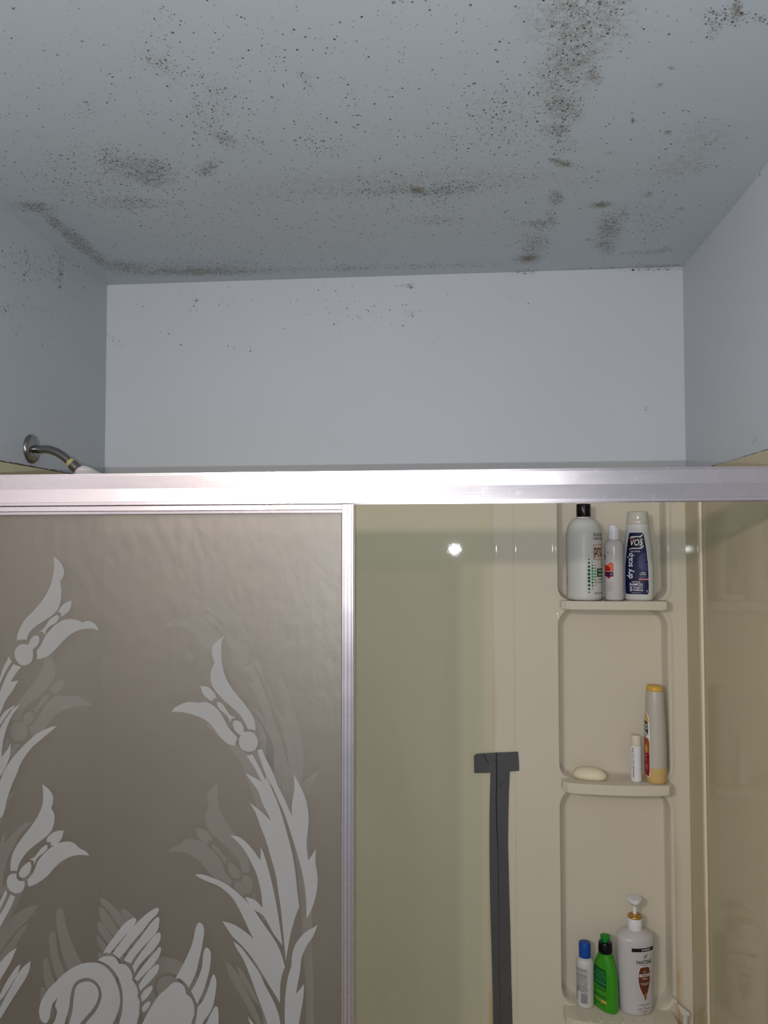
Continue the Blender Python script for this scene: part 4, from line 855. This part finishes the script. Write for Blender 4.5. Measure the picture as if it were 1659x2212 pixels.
# 6 cloudy conditioner bottle, turned edge-on
RZ6 = math.radians(-92)
b6 = place('conditioner_bottle', 1417, -.022, 1, RZ6)
pr = [(.0003, .028, .021), (.002, .031, .0235), (.007, .0325, .0252), (.03, .0330, .0258), (.09, .0325, .0256), (.14, .0300, .0245), (.18, .0265, .0225), (.219, .0245, .0210), (.223, .0235, .0200)]
loft('bottle_body', pr, M['cloudy'], b6, ex=2.2)
pr2 = [(z_, a+.0003, b+.0003) for z_, a, b in [(.0004, .028, .021), (.002, .031, .0235), (.007, .0325, .0252), (.03, .0330, .0258), (.0385, .0330, .0258)]]
loft('leftover_conditioner', pr2, M['yfluid'], b6, ex=2.2)
loft('cap', [(.2232, .0232, .0198), (.2245, .0238, .0202), (.231, .0232, .0196), (.2345, .021, .018), (.235, .017, .013)], M['yellowcap'], b6, ex=2.2)
D = Decal(); f6 = surf_of(pr, 0, 2.2)
def lab6(g): return smoothpoly([(.000-g, .022-g), (.023+g, .0150-g, 'c'), (.0262+g, .03), (.0262+g, .09), (.0235+g, .150+g), (.016, .166+g), (-.012, .174+g), (-.022-g, .166, 'c'), (-.027-g, .09), (-.026-g, .03)], step=5)
WH6, CR, RU, YL, BK6, PK6 = range(6)
D.poly(lab6(.001), WH6, 0)
D.poly([(-.0255, .032), (-.01, .022), (.0225, .0165), (.0255, .030), (.0255, .098), (.022, .108), (-.0255, .112)], CR, 1)
D.poly([(-.0255, .078), (.0255, .072), (.0255, .098), (.022, .108), (-.0255, .112)], RU, 2)
D.poly([(-.012, .172), (.016, .164), (.0225, .150), (.020, .144), (-.018, .162)], YL, 1)
D.poly(smoothpoly([(-.022, .150, 'c'), (.014, .148), (.020, .140), (.021, .117, 'c'), (.012, .122), (-.022, .126, 'c')]), BK6, 2)
D.text('VO5', -.016, .128, .034, .0145, WH6, 3, shear=.15)
D.text('EXTRA BODY', -.012, .112, .031, .0034, BK6, 3).text('CONDITIONER', -.012, .116, .031, .0030, BK6, 3)
D.circ(.013, .082, .0060, YL, 3, .0105).circ(.006, .068, .004, RU, 3, .006).circ(.013, .066, .0025, PK6, 4).circ(.0135, .040, .0075, PK6, 3).circ(.0135, .040, .0066, CR, 4).circ(.0135, .040, .003, PK6, 5)
D.poly(smoothpoly([(.002, .052), (.010, .060), (.018, .056), (.010, .057)]), PK6, 4)
D.rect(.004, .104, .0215, .1045, CR, 4).rect(.004, .100, .0215, .1005, CR, 4)
D.build('label', f6, [M['lw'], M['crimson'], M['rusty'], M['yellowcap'], M['black'], M['salmon']], b6)
tag(b6, 'cloudy bottle with yellow cap and red fruit label, right end of the middle shelf', 'bottle', G_MID)

# 7 white bottle with blue cap
b7 = place('lotion_bottle', 1264.5, -.010, 2)
pr = [(.0003, .0175, .0165), (.002, .0205, .019), (.006, .0215, .020), (.098, .0218, .0205)]+dome(.100, .115, .0218, .0205, .0135, .0135, 6)+[(.118, .0132, .0132)]
loft('bottle_body', pr, M['whitemat'], b7)
loft('cap', cap_prof(.1178, .1525, .0142, None, .002), M['bluecap'], b7)
D = Decal(); f7 = surf_of(pr); random.seed(5)
def u7(px): return .0218*math.asin(max(-1, min(1, (px-1264.5)/18.6)))
for blk, (za, zb_, nl) in enumerate(((.095, .088, 4), (.083, .072, 6), (.069, .059, 5), (.056, .041, 8))):
    for q in range(nl):
        z_ = za-(za-zb_)*q/max(1, nl-1); D.rect(u7(1247.5), z_, u7(1268.5)-random.uniform(0, .003), z_+.0009, 0)
        for g in range(6):
            gu = random.uniform(u7(1249), u7(1267)); D.rect(gu, z_-.0001, gu+.0005, z_+.0010, 1, 1)
D.rect(u7(1253), .0125, u7(1267.5), .0395, 1)
z_ = .0135
while z_ < .0385:
    t_ = random.uniform(.0004, .0013); D.rect(u7(1253.6), z_, u7(1267), min(z_+t_, .039), 0, 1); z_ += t_+random.uniform(.0004, .0009)
D.text('LOT 8214', u7(1248.3), .018, .030, .0028, 0, 1, rot=PI/2)
D.build('label', f7, [M['ink'], M['white']], b7)
tag(b7, 'white bottle with bright blue cap and barcode, leftmost on the lowest shelf', 'bottle', G_LOW)

# 8 green bottle, turned three-quarter
RZ8 = math.radians(-52)
b8 = place('conditioner_bottle', 1309, -.018, 2, RZ8)
pr = [(.0003, .030, .017), (.002, .033, .019), (.006, .0345, .0200), (.03, .0350, .0202), (.075, .0335, .0198), (.105, .0290, .0185), (.122, .0225, .0165), (.132, .0165, .0145), (.136, .0150, .0140)]
loft('bottle_body', pr, M['fgreen'], b8, ex=2.2)
loft('collar', [(.134, .0150, .0150), (.136, .0165, .0165), (.139, .0170, .0170), (.1575, .0160, .0160), (.1595, .0148, .0148), (.1597, .007, .007)], M['black'], b8)
loft('push_button', [(.1597, .0065, .0065), (.1650, .0065, .0065), (.1665, .0105, .0105), (.1720, .0122, .0122), (.1745, .0118, .0118), (.1752, .0085, .0085)], M['fgreen2'], b8)
D = Decal(); f8 = surf_of(pr, 0, 2.2)
DG8, WH8, BK8, YL8, MG = range(5)
D.rect(-.024, .098, .0175, .101, DG8).rect(-.028, .060, .0185, .097, 4, 0)
D.text('GARNIER', -.018, .0905, .034, .0050, WH8, 2).text('FRUCTIS', -.022, .0790, .039, .0090, WH8, 2).text('ACTIVE FRUIT', -.020, .0725, .035, .0040, WH8, 2)
D.rect(-.024, .0660, .0178, .0690, WH8, 2).rect(-.024, .0645, .0178, .0655, BK8, 2)
D.text('fortifying', -.010, .0560, .028, .0055, BK8, 2).text('conditioner', -.014, .0500, .032, .0050, BK8, 2)
D.rect(-.022, .0370, .0180, .0382, BK8, 1).rect(-.022, .0345, .0180, .0354, BK8, 1).rect(-.022, .0320, .0180, .0327, DG8, 1)
D.rect(.004, .0225, .0182, .0285, YL8, 2).rect(-.018, .0260, .004, .0275, YL8, 2).text('13 FL OZ', -.014, .0150, .028, .0032, BK8, 2)
D.build('label', f8, [M['dgreen'], M['lgreen'], M['dgreen'], M['yellowcap'], M['green']], b8)
tag(b8, 'bright green bottle with black collar and green push cap, middle of the lowest shelf', 'bottle', G_LOW)

# 9 big white pump bottle
RZ9 = math.radians(14)
b9 = place('pump_bottle', 1374, -.018, 2, RZ9)
def st9(rows, k=1.085): return [(q[0]*k,)+tuple(q[1:]) for q in rows]
pr = st9([(.0003, .036, .027), (.002, .039, .0295), (.007, .0405, .0315), (.02, .0412, .0320), (.10, .0445, .0335), (.150, .0466, .0345), (.162, .0468, .0345), (.1675, .0455, .0335), (.170, .0420, .0315), (.1745, .033, .0275), (.178, .0215, .0210), (.1795, .0192, .0192)])
loft('bottle_body', pr, M['whitecool'], b9, ex=2.15)
nk = loft('pump_neck', st9([(.179, .0168, .0168), (.1805, .0172, .0172), (.2035, .0170, .0170), (.2045, .0162, .0162)]), M['white'], b9)
loft('gold_collar', st9([(.2046, .0166, .0166), (.2060, .0174, .0174), (.2085, .0172, .0172), (.2105, .0145, .0145), (.2110, .0105, .0105), (.2125, .0100, .0100), (.2128, .0060, .0060)]), M['gold'], b9)
loft('pump_stem', st9([(.2129, .0048, .0048), (.229, .0048, .0048), (.2295, .0044, .0044)]), M['white'], b9)
bm = bmesh.new()   # pump head: disc with spout towards the room
hr = []
for z_, r in st9(((.2280, .0065), (.2320, .0075), (.2370, .0135), (.2420, .0180), (.2460, .0190), (.2482, .0175), (.2490, .0110))):
    ring = []
    for i in range(40):
        a_ = 2*PI*i/40; ex_ = 1+.45*max(0, math.cos(a_-math.radians(-110)))**6*(1 if z_ > .255 else 0)
        ring.append(bm.verts.new((r*ex_*math.cos(a_)-.001, r*ex_*math.sin(a_), z_)))
    hr.append(ring)
for a, b in zip(hr, hr[1:]):
    for i in range(40): bm.faces.new((a[i], a[(i+1) % 40], b[(i+1) % 40], b[i]))
bm.faces.new(hr[0][::-1]); bm.faces.new(hr[-1]); frombm('pump_head', bm, M['white'], b9, auto=50)
D = Decal(); f9 = surf_of(pr, 0, 2.15)
IK9, BR, WH9, GD, GY = range(5)
oc = .0005
D.rect(-.0255, .1540, .0350, .1645, WH9, 0).rect(-.0250, .1547, .0345, .1638, IK9, 1).text('15% MORE*', -.0005, .1572, .0240, .0044, WH9, 2)
for s_ in (0, .004):
    D.poly(smoothpoly([(oc+.004, .1375+s_, 'c'), (oc+.005, .1405+s_), (oc+.011, .1430+s_), (oc+.0135, .147+s_*.8, 'c'), (oc+.0125, .1415+s_), (oc+.0065, .1392+s_)]), GY, 1)
D.text('PANTENE', oc-.0140, .1250, .0410, .0092, IK9, 1).text('PRO-V', oc+.0020, .1205, .0110, .0026, IK9, 1)
lo = [(oc-.0040, .1170), (oc+.0070, .1182), (oc+.0180, .1170), (oc+.0215, .110), (oc+.0232, .098), (oc+.0225, .082), (oc+.0190, .066), (oc+.0130, .048), (oc+.0095, .0355, 'c'), (oc+.0055, .047), (oc-.0035, .064), (oc-.0090, .080), (oc-.0098, .096), (oc-.0075, .110)]
cxo = oc+.0068
D.poly(smoothpoly([(cxo+(p[0]-cxo)*1.07, .077+(p[1]-.077)*1.03)+tuple(p[2:]) for p in lo], step=4), WH9, 0).poly(smoothpoly(lo, step=4), BR, 1)
D.text('DAILY', oc+.0030, .1065, .0080, .0024, WH9, 2).text('MOISTURE', oc-.0075, .0945, .0285, .0080, WH9, 2).text('RENEWAL', oc, .0890, .0150, .0026, WH9, 2)
D.text('STRENGTHENS, SMOOTHS', oc-.0065, .0785, .0265, .0018, WH9, 2).text('MOISTURIZES', oc-.0005, .0755, .0160, .0018, WH9, 2)
D.poly(smoothpoly([(oc+.0045, .0500), (oc+.0060, .0540), (oc+.0115, .0575), (oc+.0130, .0530), (oc+.0100, .0495)]), GD, 2)
D.rect(oc+.0070, .0475, oc+.0118, .0479, WH9, 2)
D.text('CLEANSES & HYDRATES', oc-.0100, .0275, .0330, .0025, IK9, 1).text('2 in 1', oc+.0030, .0215, .0095, .0036, IK9, 1)
D.text('SHAMPOO + CONDITIONER', oc-.0125, .0175, .0370, .0022, IK9, 1).text('32.1 FL OZ (950 mL)', oc-.0050, .0105, .0230, .0036, IK9, 1).rect(oc+.0055, .0050, oc+.0090, .0080, IK9, 1)
D.build('label', f9, [M['ink'], M['brown'], M['lw'], M['gold'], M['greyink']], b9)
tag(b9, 'large white pump bottle with gold collar and brown oval label, rightmost on the lowest shelf', 'bottle', G_LOW)

# 10 small clear plastic hook or razor hanging right of the lowest shelf
x_, z_ = U(1480, 2190, -.04)
hk = empty('plastic_hook', (x_, -.035, z_))
bm = bmesh.new()
prism(bm, [(-.018, .022), (-.013, .020), (.010, .003), (.012, -.001), (.009, -.004), (-.005, -.004), (-.009, .0)], 'y', -.006, .004)
bmesh.ops.bevel(bm, geom=bm.edges[:], offset=.0012, segments=2, affect='EDGES')
frombm('hook_plate', bm, M['clear'], hk, auto=50)
bm = bmesh.new(); tube(bm, [(.002, -.001, -.003), (.002, -.001, -.008), (.001, -.001, -.016), (.001, -.001, -.05)], [.0095, .0075, .0065, .0055], 20); frombm('handle', bm, M['clear'], hk, auto=50)
bm = bmesh.new(); tube(bm, [(-.017, .001, .021), (-.020, .012, .024), (-.020, .021, .024)], .0022, 10); frombm('peg', bm, M['clear'], hk, smooth=True)
tag(hk, 'small clear plastic razor-like hook hanging at the right of the lowest shelf', 'hook')
